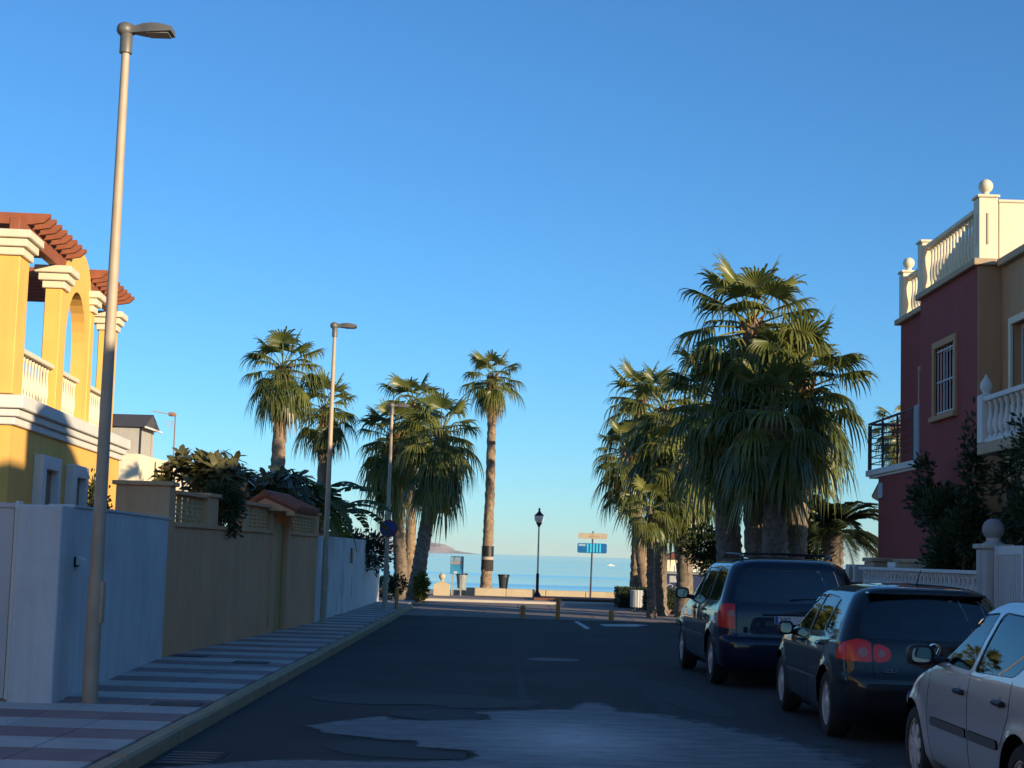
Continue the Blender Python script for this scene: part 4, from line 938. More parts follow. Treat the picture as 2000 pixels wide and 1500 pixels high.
# hanging clump over the tan wall
t = shrub('hanging_shrub', 'dark green shrub spilling over the gap in the tan wall', (-4.75, 26.15, .1), [(.27, 0, 2.13, .26, .85, .30), (.19, .1, 2.35, .3, .8, .2)], 2600, .085, SHRUBLEAF, 5, 3, shell=.2)
m = leaves([(.42, -.2, 1.80, .05, .28, .12), (.42, .35, 1.82, .05, .2, .09)], 90, .09, 6, shell=.1); struct(leafmesh(m, 'trailing_shoots', SHRUBLEAF, t), 'stuff')
# banana plant
def banana_mesh(name, el, L_, W_, seed):
    r = random.Random(seed); m = MB(); pts = []; p = Vector((0, 0, 0)); a = R_(el); n = 12
    for k in range(n + 1):
        pts.append(p.copy()); p = p + Vector((math.cos(a), 0, math.sin(a))) * (L_ / n); a -= R_(9)
    for k in range(n):
        f0, f1 = k / n, (k + 1) / n; w0 = W_ * math.sin(math.pi * min(1, .04 + f0 * .96)) ** .55 if k > 1 else .03; w1 = W_ * math.sin(math.pi * min(1, .04 + f1 * .96)) ** .55 if k > 0 else .03
        for s in (-1, 1):
            j = r.uniform(.82, 1.0) if k > 1 else 1; dz = r.uniform(.05, .35); b = len(m.v); g_ = .04 * (pts[k+1] - pts[k])
            m.v += [tuple(pts[k] + g_), tuple(pts[k+1] - g_), tuple(pts[k+1] - g_*2 + Vector((0, s*w1*j, -w1*dz))), tuple(pts[k] + g_*2 + Vector((0, s*w0*j, -w0*dz)))]; m.f.append((b, b+1, b+2, b+3))
    m.tube(pts, [.03 - .022*k/n for k in range(n + 1)], 4, False)
    me = bpy.data.meshes.new(name); me.from_pydata(m.v, [], m.f); me.materials.append(BANANALEAF); me.update(); return me
BN = [banana_mesh('banana_leaf', el, 2.0, .26, 60 + el) for el in (80, 66, 50, 34, 18)]
for px_, Y_, seed, lab, nl_ in (((610, 1005), 38, 1, 'banana plant with torn sunlit leaves behind the white wall', 13), ((655, 1005), 42, 2, 'banana plant with long drooping leaves over the white wall', 13), ((560, 985), 37, 3, 'banana plant with upright leaves beside the rubber plant', 9)):
    p = at(px_[0], px_[1], Y_); t = thing('banana_plant', lab, 'banana plant', (p.x, Y_, 0), 0); r = random.Random(seed)
    MB().tube([(0, 0, -.02), (.03, 0, p.z*.6), (0, 0, p.z)], [.13, .11, .08], 10).build('stem', mat('banana_stem', (.14, .13, .05), .7, .2, 6), t, True)
    for k in range(nl_): link('banana_leaf', BN[(k * 2 + seed) % 5], t, (0, 0, p.z - .05), (r.uniform(-.15, .15), 0, k * 2.4 + r.uniform(-.3, .3)), r.uniform(.75, 1.15))
p = at(690, 1045, 45); shrub('garden_shrub', 'dark leafy shrub behind the far end of the white wall', (p.x, 45, 0), [(-.3, 0, 1.75, .75, .7, .55), (.5, .6, 1.6, .6, .8, .55)], 2600, .13, SHRUBLEAF, 8)
p = at(195, 950, 31); shrub('garden_tree', 'dark shrub against the yellow villa behind the lamp post', (p.x, 30.5, 0), [(0, 0, 2.35, .30, .5, .55), (.1, .2, 1.9, .35, .6, .5)], 1500, .09, DARKLEAF, 9)
p = at(760, 1140, 55); shrub('corner_shrub', 'low green shrub at the foot of the corner palms', (p.x, 55.2, 0), [(-.2, 0, .45, .5, .6, .42), (.3, 0, .55, .35, .5, .35)], 1300, .12, SHRUBLEAF, 10)
p = at(824, 1150, 54); shrub('corner_shrub', 'spiky shrub hugging the slanting corner palm trunk', (p.x, 53.6, 0), [(0, 0, .5, .22, .3, .48)], 700, .14, BANANALEAF, 11)
# climber on the maroon house, shrub on the beige house
shrub('climbing_shrub', 'tall dark climbing shrub covering the edge of the maroon house', (7.35, 27.2, .1), [(.1, .4, 1.6, .40, 1.1, .80), (.2, 1.2, 2.55, .36, 1.4, .42), (.2, 2.5, 2.75, .30, .8, .36), (.15, -.75, 3.1, .26, .30, 1.05), (.15, -.5, 2.2, .32, .6, .6), (.1, 2.3, 3.25, .2, .3, .35), (.0, .9, 1.1, .3, .5, .45)], 8500, .12, DARKLEAF, 12, 6, shell=.2)
shrub('climbing_shrub', 'loose dark shrub under the white balustrade behind the gate', (7.5, 24.0, .1), [(.1, .4, 2.15, .3, .9, .40), (.0, -.7, 2.4, .35, 1.0, .45), (.0, .7, 2.9, .22, .5, .35), (.0, .2, 3.3, .2, .35, .3), (-.2, -1.2, 3.3, .25, .6, .5)], 2600, .12, DARKLEAF, 13, 9, shell=.25)
# dark trees under the right clump
p = at(1385, 1050, 43); shrub('dark_tree', 'dark leafy tree in the shade left of the palm clump', (p.x, 43.5, 0), [(0, 0, 2.0, .75, .8, .62), (.35, 0, 1.6, .6, .7, .5)], 3600, .12, DARKLEAF, 14, 4, 'tree')
p = at(1588, 1050, 42); shrub('dark_tree', 'dark leafy tree in the shade right of the palm clump', (p.x, 42.6, 0), [(0, 0, 2.15, .8, .8, .75), (-.3, 0, 1.5, .8, .8, .6)], 4200, .12, DARKLEAF, 15, 4, 'tree')
# ================================================================== CARS
def interp(tab, t):
    "smooth (monotone cubic) interpolation of rows over the row index"
    i = max(0, min(len(tab) - 2, int(t))); f = t - i; out = []
    for c in range(len(tab[0])):
        p = lambda k: tab[max(0, min(len(tab) - 1, k))][c]
        d = lambda k: p(k + 1) - p(k)
        def sl(k):
            a, b = (d(k - 1) if k > 0 else d(k)), (d(k) if k < len(tab) - 1 else d(k - 1))
            return 0 if a * b <= 0 else 2 * a * b / (a + b)
        m0, m1 = sl(i), sl(i + 1); f2, f3 = f*f, f*f*f
        out.append((2*f3 - 3*f2 + 1)*p(i) + (f3 - 2*f2 + f)*m0 + (-2*f3 + 3*f2)*p(i+1) + (f3 - f2)*m1)
    return out
class CarShell:
    "surface S(p, t): rings of rounded-rectangle plan outlines stacked from the sill to the roof crown; left half"
    PB = (0, .22, .30, .72, .80, 1.0)
    def __init__(s, tab, L, axles, wr, bow_r=.06, bow_f=.22, bow_s=.035):
        s.tab, s.L, s.ax, s.wr = tab, L, axles, wr; s.br, s.bf, s.bs = bow_r, bow_f, bow_s; s.T = len(tab) - 1
    def raw(s, p, t):
        z, xr, xf, w, rr, rf = interp(s.tab, t); w = max(w, .012)
        rr = min(rr, w * .9, (xf - xr) * .35); rf = min(rf, w * .9, (xf - xr) * .35); B = s.PB
        if p <= B[1]: x, y = xr, (w - rr) * p / B[1]
        elif p <= B[2]:
            a = math.pi / 2 * (p - B[1]) / (B[2] - B[1]); x, y = xr + rr - rr * math.cos(a), w - rr + rr * math.sin(a)
        elif p <= B[3]: f = (p - B[2]) / (B[3] - B[2]); x, y = xr + rr + (xf - rf - xr - rr) * f, w
        elif p <= B[4]:
            a = math.pi / 2 * (p - B[3]) / (B[4] - B[3]); x, y = xf - rf + rf * math.sin(a), w - rf + rf * math.cos(a)
        else: x, y = xf, (w - rf) * (1 - (p - B[4]) / (1 - B[4]))
        xm = s.L * .47; u = (x - xm) / (s.L / 2); yn = y / w
        k = max(0, min(1, -u)); k = k*k*(3 - 2*k); x += s.br * yn * yn * k
        hl = max(.2, (xf - xm)); k = max(0, min(1, (x - xm) / hl)); k = k*k*(3 - 2*k); x -= s.bf * yn * yn * k
        y *= 1 - s.bs * min(1.2, abs(u)) ** 2.6
        return Vector((x, y, z))
    def normal(s, p, t):
        e = .004; a = s.raw(min(1, p + e), t) - s.raw(max(0, p - e), t); b = s.raw(p, min(s.T, t + e*6)) - s.raw(p, max(0, t - e*6))
        n = b.cross(a)
        return n.normalized() if n.length > 1e-9 else Vector((0, 0, 1))
    def pt(s, p, t, off=0):
        q = s.raw(p, t); d = off
        for ax in s.ax:                          # wheel-arch lips
            r = math.hypot(q.x - ax, q.z - s.wr)
            if q.y > .3: d += .018 * math.exp(-((r - s.wr - .055) / .045) ** 2)
        return q + s.normal(p, t) * d if abs(d) > 1e-5 else q
    def tz(s, z):
        a, b = 0.0, float(s.T)
        for _ in range(40):
            c = (a + b) / 2
            if interp(s.tab, c)[0] < z: a = c
            else: b = c
        return (a + b) / 2
    def px(s, x, t):
        a, b = .22, .80
        for _ in range(40):
            c = (a + b) / 2
            if s.raw(c, t).x < x: a = c
            else: b = c
        return (a + b) / 2
    def py(s, y, t, front=False):
        a, b = (0, .30) if not front else (1.0, .72)
        for _ in range(40):
            c = (a + b) / 2
            if s.raw(c, t).y < y: a = c
            else: b = c
        return (a + b) / 2
    def uv(s, v):
        k, a, z = v; t = s.tz(z)
        return (s.px(a, t), t) if k == 's' else (s.py(a, t), t) if k == 'r' else (s.py(a, t, True), t)
SU, SV = 4.2, .17                                # scale of the parameter plane, roughly metres
def poly_uv(sh, verts, sub=5, closed=True, rnd_=0):
    out = []; n = len(verts)
    for i in range(n if closed else n - 1):
        a, b = verts[i], verts[(i+1) % n]
        for k in range(sub):
            f = k / sub
            if a[0] == b[0]: q = sh.uv((a[0], a[1] + (b[1]-a[1])*f, a[2] + (b[2]-a[2])*f))
            else: qa, qb = sh.uv(a), sh.uv(b); q = (qa[0] + (qb[0]-qa[0])*f, qa[1] + (qb[1]-qa[1])*f)
            out.append((q[0]*SU, q[1]*SV))
    if not closed: q = sh.uv(verts[-1]); out.append((q[0]*SU, q[1]*SV))
    return out
def rounded(verts, r, n=4):
    "round the corners of a polygon given as (kind, a, z)"
    out = []; N_ = len(verts)
    for i in range(N_):
        p, c, q = verts[i-1], verts[i], verts[(i+1) % N_]
        if not (p[0] == c[0] == q[0]): out.append(c); continue
        C = Vector(c[1:]); A = Vector(p[1:]) - C; B = Vector(q[1:]) - C; ra = min(r, A.length*.45); rb = min(r, B.length*.45)
        a, b = C + A.normalized()*ra, C + B.normalized()*rb
        for k in range(n + 1):
            t = k / n; w = a*(1-t)**2 + C*2*t*(1-t) + b*t*t; out.append((c[0], w.x, w.y))
    return out
def grow(poly, d):
    n = len(poly); ar = sum(poly[i][0]*poly[(i+1) % n][1] - poly[(i+1) % n][0]*poly[i][1] for i in range(n)); sg = 1 if ar > 0 else -1; out = []
    for i in range(n):
        a, b = Vector(poly[i-1]), Vector(poly[(i+1) % n]); t = (b - a); t = t.normalized() if t.length > 1e-9 else Vector((1, 0))
        out.append((poly[i][0] + t.y*d*sg, poly[i][1] - t.x*d*sg))
    return out
def ribbon(line, w):
    L_ = []; R2 = []; n = len(line)
    for i in range(n):
        a, b = Vector(line[max(0, i-1)]), Vector(line[min(n-1, i+1)]); t = (b - a).normalized(); L_.append((line[i][0] - t.y*w, line[i][1] + t.x*w)); R2.append((line[i][0] + t.y*w, line[i][1] - t.x*w))
    return L_ + R2[::-1]
def inside(p, poly):
    x, y = p; c = False; n = len(poly); j = n - 1
    for i in range(n):
        xi, yi = poly[i]; xj, yj = poly[j]
        if (yi > y) != (yj > y) and x < (xj - xi)*(y - yi)/(yj - yi) + xi: c = not c
        j = i
    return c
def segd(p, a, b):
    ax, ay = a; bx, by = b; dx, dy = bx - ax, by - ay; l = dx*dx + dy*dy
    t = 0 if l == 0 else max(0, min(1, ((p[0]-ax)*dx + (p[1]-ay)*dy)/l)); return math.hypot(p[0]-ax-dx*t, p[1]-ay-dy*t)
def car_skin(car, sh, feats, paint, nu=84, nv=52):
    """feats: list of (name, uv polygon, material or None for a hole, offset); earlier ones win.
    Meshes the left half by constrained Delaunay, mirrors it, makes one part per feature and side."""
    pts = []; edges = []; T = sh.T * SV
    boxes = []
    for nm, pg, mt, off in feats:
        xs_, ys_ = [p[0] for p in pg], [p[1] for p in pg]; boxes.append((min(xs_) - .03, max(xs_) + .03, min(ys_) - .03, max(ys_) + .03))
    def near(p):
        for (nm, pg, mt, off), bx in zip(feats, boxes):
            if bx[0] < p[0] < bx[1] and bx[2] < p[1] < bx[3]:
                for i in range(len(pg)):
                    if segd(p, pg[i-1], pg[i]) < .011: return True
        return False
    for j in range(nv + 1):
        for i in range(nu + 1):
            p = (SU * i / nu, T * j / nv)
            if i in (0, nu) or j in (0, nv) or not near(p): pts.append(p)
    for nm, pg, mt, off in feats:
        b = len(pts); n = len(pg); pts += [(max(0, min(SU, x)), max(0, min(T, y))) for x, y in pg]; edges += [(b + i, b + (i+1) % n) for i in range(n)]
    ov, oe, of, *_ = delaunay_2d_cdt([Vector(p) for p in pts], edges, [], 0, 1e-5)
    groups = {i: [] for i in range(-1, len(feats))}
    for f in of:
        c = (sum(ov[i].x for i in f)/len(f), sum(ov[i].y for i in f)/len(f)); g = -1
        for k, ((nm, pg, mt, off), bx) in enumerate(zip(feats, boxes)):
            if bx[0] < c[0] < bx[1] and bx[2] < c[1] < bx[3] and inside(c, pg): g = k; break
        groups[g].append(f)
    def emit(name, faces, off, mt, both):
        for sides in ((1, -1),) if both else ((1,), (-1,)):
            m = MB(); ix = {}
            for sd_ in sides:
                for f in faces:
                    q = []
                    for i in f:
                        k = (i, sd_)
                        if k not in ix:
                            P = sh.pt(min(1, ov[i].x/SU), min(sh.T, ov[i].y/SV), off); y = P.y
                            if y < 1e-4 and (i, -sd_) in ix: ix[k] = ix[(i, -sd_)]
                            else: ix[k] = len(m.v); m.v.append((P.x, sd_*P.y, P.z))
                        q.append(ix[k])
                    q = q if sd_ > 0 else q[::-1]
                    if len(set(q)) == len(q): m.f.append(tuple(q))
            me = bpy.data.meshes.new(name); me.from_pydata(m.v, [], m.f); me.materials.append(mt); me.polygons.foreach_set('use_smooth', [True]*len(me.polygons)); me.validate(); me.update()
            bm_ = bmesh.new(); bm_.from_mesh(me); bmesh.ops.remove_doubles(bm_, verts=bm_.verts[:], dist=2e-4)
            s_ = sum(f.normal.dot(f.calc_center_median() - Vector((sh.L*.5, 0, .6))) * f.calc_area() for f in bm_.faces)
            if s_ < 0: bmesh.ops.reverse_faces(bm_, faces=bm_.faces[:])
            bm_.to_mesh(me); bm_.free()
            link(name, me, car)
    emit('body', groups[-1], 0, paint, True)
    for k, (nm, pg, mt, off) in enumerate(feats):
        if mt is None or not groups[k]: continue
        both = min(p[0] for p in pg) < .02 or max(p[0] for p in pg) > SU - .02
        emit(nm, groups[k], off, mt, both)
def paint(name, col, metal=.35, rough=.32):
    m = bpy.data.materials.new(name); m.use_nodes = True; N, L = nodes(m); b = N['Principled BSDF']
    b.inputs['Metallic'].default_value = metal; b.inputs['Roughness'].default_value = rough; b.inputs['Coat Weight'].default_value = 1.0; b.inputs['Coat Roughness'].default_value = .02; b.inputs['Specular IOR Level'].default_value = .2; b.inputs['Coat IOR'].default_value = 1.45
    g = N.new('ShaderNodeNewGeometry'); mx = N.new('ShaderNodeMix'); mx.data_type = 'RGBA'; L.new(g.outputs['Backfacing'], mx.inputs[0]); mx.inputs[6].default_value = (*col, 1); mx.inputs[7].default_value = (.02, .02, .022, 1)
    n = N.new('ShaderNodeTexNoise'); n.inputs['Scale'].default_value = 2.2; n.inputs['Detail'].default_value = 6; L.new(g.outputs['Position'], n.inputs['Vector'])
    mr = N.new('ShaderNodeMapRange'); mr.inputs[1].default_value = .35; mr.inputs[2].default_value = .75; mr.inputs[3].default_value = .005; mr.inputs[4].default_value = .05; L.new(n.outputs['Fac'], mr.inputs[0]); L.new(mr.outputs[0], b.inputs['Coat Roughness'])
    L.new(mx.outputs[2], b.inputs['Base Color']); MATS[name] = m; return m
def wheel(car, x, y, r, w, rim_r, spokes, style, rimmat):
    s = 1 if y > 0 else -1
    t = MB().lathe([(rim_r, -w/2), (r - .03, -w/2), (r - .008, -w/2 + .025), (r, -w/2 + .05), (r, w/2 - .05), (r - .008, w/2 - .025), (r - .03, w/2), (rim_r, w/2), (rim_r - .012, w/2 - .03), (rim_r - .012, -w/2 + .03), (rim_r, -w/2)], 40, axis='y')
    wo = link('wheel', None, car, (x, y, r)); 
    t.build('tyre', RUBBER, wo, True)
    m = MB(); f = w/2 - .012
    def ring(r0, r1, y0, y1, n=40):
        b = len(m.v)
        for k in range(n):
            a = 2*math.pi*k/n
            for rr, yy in ((r0, y0), (r1, y1)): m.v.append((rr*math.cos(a), s*yy, rr*math.sin(a)))
        for k in range(n): k2 = (k+1) % n; m.f.append((b+2*k, b+2*k2, b+2*k2+1, b+2*k+1))
    ring(rim_r + .004, rim_r - .012, f, f + .004); ring(rim_r - .012, rim_r - .016, f + .004, f - .045)
    hub = .055
    for k in range(spokes):
        a = 2*math.pi*k/spokes + .2; ca, sa = math.cos(a), math.sin(a)
        if style == 'leaf': st = [(hub*.5, .020, f - .006), (rim_r*.45, .036, f + .004), (rim_r*.75, .040, f + .002), (rim_r - .015, .016, f - .012)]
        elif style == 'broad': st = [(hub*.5, .042, f - .01), (rim_r*.5, .036, f), (rim_r - .015, .05, f - .012)]
        else: st = [(hub*.5, .026, f - .01), (rim_r*.5, .024, f), (rim_r - .015, .034, f - .012)]
        b = len(m.v)
        for rr, hw, yy in st:
            for sg, dy in ((-1, -.012), (-1, 0), (1, 0), (1, -.012)): m.v.append((rr*ca - sg*hw*sa, s*(yy + dy), rr*sa + sg*hw*ca))
        for i in range(len(st) - 1):
            for q in range(3): m.f.append((b+4*i+q, b+4*i+q+1, b+4*i+5+q, b+4*i+4+q))
    b = len(m.v)
    n = 16
    for rr, yy in ((hub + .03, f - .012), (hub, f + .004), (.02, f + .010)):
        for k in range(n): a = 2*math.pi*k/n; m.v.append((rr*math.cos(a), s*yy, rr*math.sin(a)))
    for i in range(2):
        for k in range(n): m.f.append((b+i*n+k, b+i*n+(k+1) % n, b+(i+1)*n+(k+1) % n, b+(i+1)*n+k))
    m.f.append(tuple(b + 2*n + k for k in range(n)))
    m.build('rim', rimmat, wo, True)
    MB().lathe([(rim_r - .014, s*(f - .05) - .004), (rim_r - .014, s*(f - .05) + .004)], 24, axis='y').build('brake_backing', OPENING, wo)
    return wo
def mirror(car, x, y, z, s, paintmat, w=.20, h=.14, d=.12, glass=None):
    m = MB(); R3 = [(-.5, .78), (-.42, .97), (-.1, 1.0), (.25, .88), (.45, .6), (.52, .25)]
    n = 14
    for fx, k in R3:
        for q in range(n):
            a = 2*math.pi*q/n; ca, sa = math.cos(a), math.sin(a); e = .62
            m.v.append((x + fx*d, y + s*(w/2 + k*w/2*math.copysign(abs(ca)**e, ca)), z + k*h/2*math.copysign(abs(sa)**e, sa)))
    for i in range(len(R3) - 1):
        for q in range(n): m.f.append((i*n+q, i*n+(q+1) % n, (i+1)*n+(q+1) % n, (i+1)*n+q))
    m.f.append(tuple((len(R3)-1)*n + q for q in range(n)))
    m.f.append(tuple(range(n))[::-1])
    mo = m.build('wing_mirror', paintmat, car, True)
    g = MB(); 
    for q in range(n):
        a = 2*math.pi*q/n; ca, sa = math.cos(a), math.sin(a); e = .62; g.v.append((x - .5*d - .002, y + s*(w/2 + .70*w/2*math.copysign(abs(ca)**e, ca)), z + .70*h/2*math.copysign(abs(sa)**e, sa)))
    g.f.append(tuple(range(n))); g.build('mirror_glass', MIRRORGLASS, mo)
    MB().tube([(x + .02, y - s*.09, z - h*.32), (x, y + s*.05, z - h*.25)], [.03, .03], 8).build('mirror_arm', BLACK, mo, True)
MIRRORGLASS = mat('mirror_glass', (.22, .25, .27), .03, 0, metal=1.0)
def seat(car, x, y, w, z=.42, h=.62, head=True, n_head=1):
    m = MB(); m.cbox(x - .05, y - w/2, z - .1, x + .48, y + w/2, z + .05, .05)
    b = len(m.v); m.cbox(-.06, -w/2, 0, .07, w/2, h, .05)
    for i in range(b, len(m.v)):
        p = m.v[i]; m.v[i] = (x - .02 + p[0] - p[2]*.26, y + p[1], z + p[2])
    if head:
        for k in range(n_head):
            yy = y + (0 if n_head == 1 else (k/(n_head-1) - .5) * (w - .34)); xx = x - .02 - .26*(h + .12)
            m.cbox(xx - .045, yy - .13, z + h + .035, xx + .045, yy + .13, z + h + .20, .04); m.box(xx - .008, yy - .05, z + h - .02, xx + .008, yy + .05, z + h + .04)
    return m.build('seat', SEATMAT, car)
def liner(car, sh, ax, r, w):
    "dark wheel housing behind the arch"
    for s in (1, -1):
        m = MB(); n = 20
        for k in range(n + 1):
            a = -.25 + (math.pi + .5) * k / n
            for yy in (w - .05, w - .36): m.v.append((ax + (r + .062)*math.cos(a), s*yy, r + (r + .062)*math.sin(a)))
        for k in range(n): m.f.append((2*k, 2*k+1, 2*k+3, 2*k+2))
        m.add([(ax + (r+.06)*math.cos(-.25 + (math.pi+.5)*k/n), s*(w - .36), r + (r+.06)*math.sin(-.25 + (math.pi+.5)*k/n)) for k in range(n + 1)], [tuple(range(n + 1))])
        m.build('wheel_housing', BLACK, car)
def arch(sh, ax, r):
    zmin = sh.tab[0][0] + .002
    return [('s', ax + (r + .055)*math.cos(a), max(zmin, r + (r + .055)*math.sin(a))) for a in [math.pi*1.30 - math.pi*1.6*k/22 for k in range(23)]]
def text_mesh(body, size, name, matl, parent, loc, rot, depth=.002):
    c = bpy.data.curves.new('txt', 'FONT'); c.body = body; c.size = size; c.extrude = depth; c.align_x = 'LEFT'
    o = bpy.data.objects.new('txt', c); COL.objects.link(o); bpy.context.view_layer.update()
    me = bpy.data.meshes.new_from_object(o.evaluated_get(bpy.context.evaluated_depsgraph_get())); bpy.data.objects.remove(o); me.name = name
    me.materials.clear(); me.materials.append(matl); return link(name, me, parent, loc, rot)
def number_plate(car, x, z, chars, tilt=0):
    "white plate with a blue band at its left end; reads from behind the car"
    p = link('number_plate', MB().cbox(-.006, -.26, -.055, .006, .26, .055, .004).mesh('number_plate', PLATE), car, (x, 0, z), (0, tilt, 0))
    MB().box(-.0085, .215, -.050, -.0065, .255, .050).build('country_band', PLATEBLUE, p)
    text_mesh(chars, .105, 'plate_characters', BLACK, p, (-.0075, .20, -.038), (R_(90), 0, R_(-90)), .0006)
    return p
def underside(car, sh, L, w, z):
    MB().box(.25, -w + .12, z - .02, L - .25, w - .12, z + .02).build('underbody', BLACK, car)
def band(sh, x0, x1, z0, z1): return [('s', x0, z0), ('s', x1, z0), ('s', x1, z1), ('s', x0, z1)]
def make_windows(sh, feats, wins, trim=.014):
    for nm, v in wins:
        pg = poly_uv(sh, rounded(v, .05), 2); feats.append((nm, pg, CARGLASS, -.006)); feats.append(('window_seal', grow(pg, trim), BLACK, -.001))
def gaps(sh, feats, lines, w=.0038):
    for ln in lines: feats.append(('panel_gap', ribbon(poly_uv(sh, ln, 8, False), w), OPENING, -.008))
def place(car, X, Y, axle_x, heading=0.0):
    car.rotation_euler = (0, 0, math.pi/2 + heading)
    d = Vector((math.cos(math.pi/2 + heading), math.sin(math.pi/2 + heading), 0)); car.location = Vector((X, Y, .002)) - d * axle_x
# ---------------------------------------------------------------- black hatchback
tab = [(.17, .16, 4.04, .76, .22, .40), (.25, .06, 4.14, .835, .24, .42), (.36, .015, 4.19, .865, .24, .42), (.50, .0, 4.204, .876, .22, .42), (.60, .012, 4.195, .880, .20, .42), (.66, .045, 4.17, .880, .18, .42),
    (.74, .062, 4.10, .880, .17, .42), (.82, .072, 3.96, .876, .17, .40), (.88, .082, 3.72, .870, .17, .38), (.925, .092, 3.34, .862, .17, .34), (.96, .105, 3.12, .850, .17, .30),
    (1.02, .135, 2.96, .826, .17, .26), (1.12, .190, 2.72, .784, .17, .24), (1.22, .245, 2.48, .738, .17, .22), (1.31, .300, 2.25, .688, .17, .20), (1.37, .335, 2.06, .645, .18, .20), (1.415, .345, 1.88, .575, .20, .22), (1.45, .46, 1.62, .46, .2, .2), (1.472, .78, 1.32, .26, .15, .15), (1.483, 1.04, 1.10, .02, .01, .01)]
GOLFPAINT = paint('black_car_paint', (.006, .008, .011), 0, .5)
car = thing('parked_car', 'black hatchback with paired round red tail lights between van and silver car', 'car', (0, 0, 0), 0, 'cars parked along the right kerb')
AX = (.775, 3.353); sh = CarShell(tab, 4.204, AX, .316, .07, .30); feats = []
make_windows(sh, feats, [('side_window', [('s', 2.66, .985), ('s', 1.74, .975), ('s', 1.76, 1.345), ('s', 1.98, 1.325), ('s', 2.35, 1.18)]), ('side_window', [('s', 1.66, .975), ('s', 1.03, .995), ('s', 1.00, 1.325), ('s', 1.68, 1.348)]), ('quarter_window', [('s', .985, .998), ('s', .78, 1.01), ('s', .70, 1.10), ('s', .84, 1.28), ('s', .955, 1.32)])])
pg = poly_uv(sh, [('r', 0, 1.0), ('r', .58, 1.01), ('r', .62, 1.04), ('r', .565, 1.30), ('r', .52, 1.335), ('r', 0, 1.345)], 6); feats.append(('rear_window', pg, CARGLASS, -.006))
feats.append(('tailgate_glass_edge', poly_uv(sh, [('r', 0, .965), ('r', .60, .975), ('r', .665, 1.02), ('r', .59, 1.345), ('r', .50, 1.36), ('r', 0, 1.365)], 6), mat('gloss_black', (.006, .006, .007), .12, 0, coat=1.0), -.002))
pg = poly_uv(sh, [('f', 0, 1.0), ('f', .60, 1.0), ('f', .53, 1.34), ('f', 0, 1.35)], 6); feats.append(('windscreen', pg, CARGLASS, -.006))
def ell(k, a, z, ra, rz, n=20): return [(k, a + ra*math.cos(2*math.pi*i/n), z + rz*math.sin(2*math.pi*i/n)) for i in range(n)]
feats.append(('lamp_reflector', poly_uv(sh, ell('r', .645, .845, .046, .044), 1), CLEARLENS, .006))
feats.append(('lamp_reflector', poly_uv(sh, ell('r', .475, .835, .036, .034), 1), CLEARLENS, .006))
feats.append(('tail_light', poly_uv(sh, [('r', .565, .755), ('r', .66, .755), ('s', .27, .775), ('s', .30, .84), ('s', .21, .93), ('r', .70, .965), ('r', .62, .955), ('r', .57, .93)], 4), REDLENS, .004))
feats.append(('inner_tail_light', poly_uv(sh, rounded([('r', .552, .757), ('r', .552, .925), ('r', .45, .915), ('r', .385, .86), ('r', .40, .775), ('r', .46, .757)], .05), 2), REDLENS, .004))
for a in AX: feats.append(('wheel_arch', poly_uv(sh, arch(sh, a, .316), 1), None, 0))
feats.append(('side_strip', poly_uv(sh, band(sh, 1.20, 2.92, .515, .545), 6), mat('dark_bright_strip', (.30, .31, .32), .25, .05, 8, metal=.6), .006))
feats.append(('sill_trim', poly_uv(sh, band(sh, 1.16, 2.96, .185, .235), 6), mat('sill_gloss', (.10, .11, .115), .15, .05, 8, coat=1), .003))
gaps(sh, feats, [[('s', 2.80, .26), ('s', 2.90, .50), ('s', 2.86, .70), ('s', 2.74, .95)], [('s', 1.70, .25), ('s', 1.71, .96)], [('s', 1.08, .62), ('s', .92, .80), ('s', .90, .97)], [('s', 1.16, .26), ('s', 2.79, .26)], [('r', .01, .60), ('r', .55, .605), ('r', .562, .75)], [('r', .01, .33), ('r', .70, .33)]])
car_skin(car, sh, feats, GOLFPAINT)
for a in AX:
    liner(car, sh, a, .316, .87)
    for s in (1, -1): wheel(car, a, s*.765, .316, .20, .212, 9, 'thin', ALLOY)
for s in (1, -1): mirror(car, 2.58, s*.87, .955, s, BLACK, .17, .15, .13)
for x in (1.86, .98):
    for s in (1, -1): MB().cbox(x, s*.872 - .012, .86, x + .19, s*.872 + .022*s + .012, .885, .009).build('door_handle', GOLFPAINT, car)
number_plate(car, .012, .46, '6', .02)
text_mesh('GOLF', .052, 'model_badge', CHROME, car, (.050, .47, .665), (R_(90), 0, R_(-90)), .002)
em = MB().lathe([(.062, 0), (.062, .008), (.05, .010), (.048, .004)], 26, axis='x').build('emblem', CHROME, car, True, (.062, 0, .885), (0, 0, R_(180)))
MB().lathe([(.047, 0), (.047, .005)], 24, axis='x').build('emblem_field', BLACK, em)
for pts_ in ([(-.030, .036), (-.002, -.004)], [(.030, .036), (.002, -.004)], [(-.042, .018), (-.018, -.036)], [(-.018, -.036), (0, .0)], [(0, .0), (.018, -.036)], [(.018, -.036), (.042, .018)]):
    (a_, b_), (c_, d_) = pts_; MB().tube([(.007, a_, b_), (.007, c_, d_)], .0045, 5).build('emblem_stroke', CHROME, em)
MB().cbox(.30, -.56, 1.372, .47, .56, 1.398, .01).build('roof_spoiler', MATS['gloss_black'], car)
MB().tube([(.75, 0, 1.455), (.55, 0, 1.62)], [.008, .003], 6).build('aerial', BLACK, car); MB().sphere((.76, 0, 1.458), .03, 10, 6, 1.6, .8, .6).build('aerial_base', BLACK, car, True)
MB().tube([(.15, -.02, 1.02), (.20, -.38, 1.07)], .010, 5).build('rear_wiper', BLACK, car)
underside(car, sh, 4.204, .80, .20)
seat(car, 2.05, .36, .50); seat(car, 2.05, -.36, .50); seat(car, 1.10, 0, 1.25, .42, .52, True, 3)
MB().cbox(2.55, -.68, .70, 2.95, .68, .93, .05).build('dashboard', SEATMAT, car)
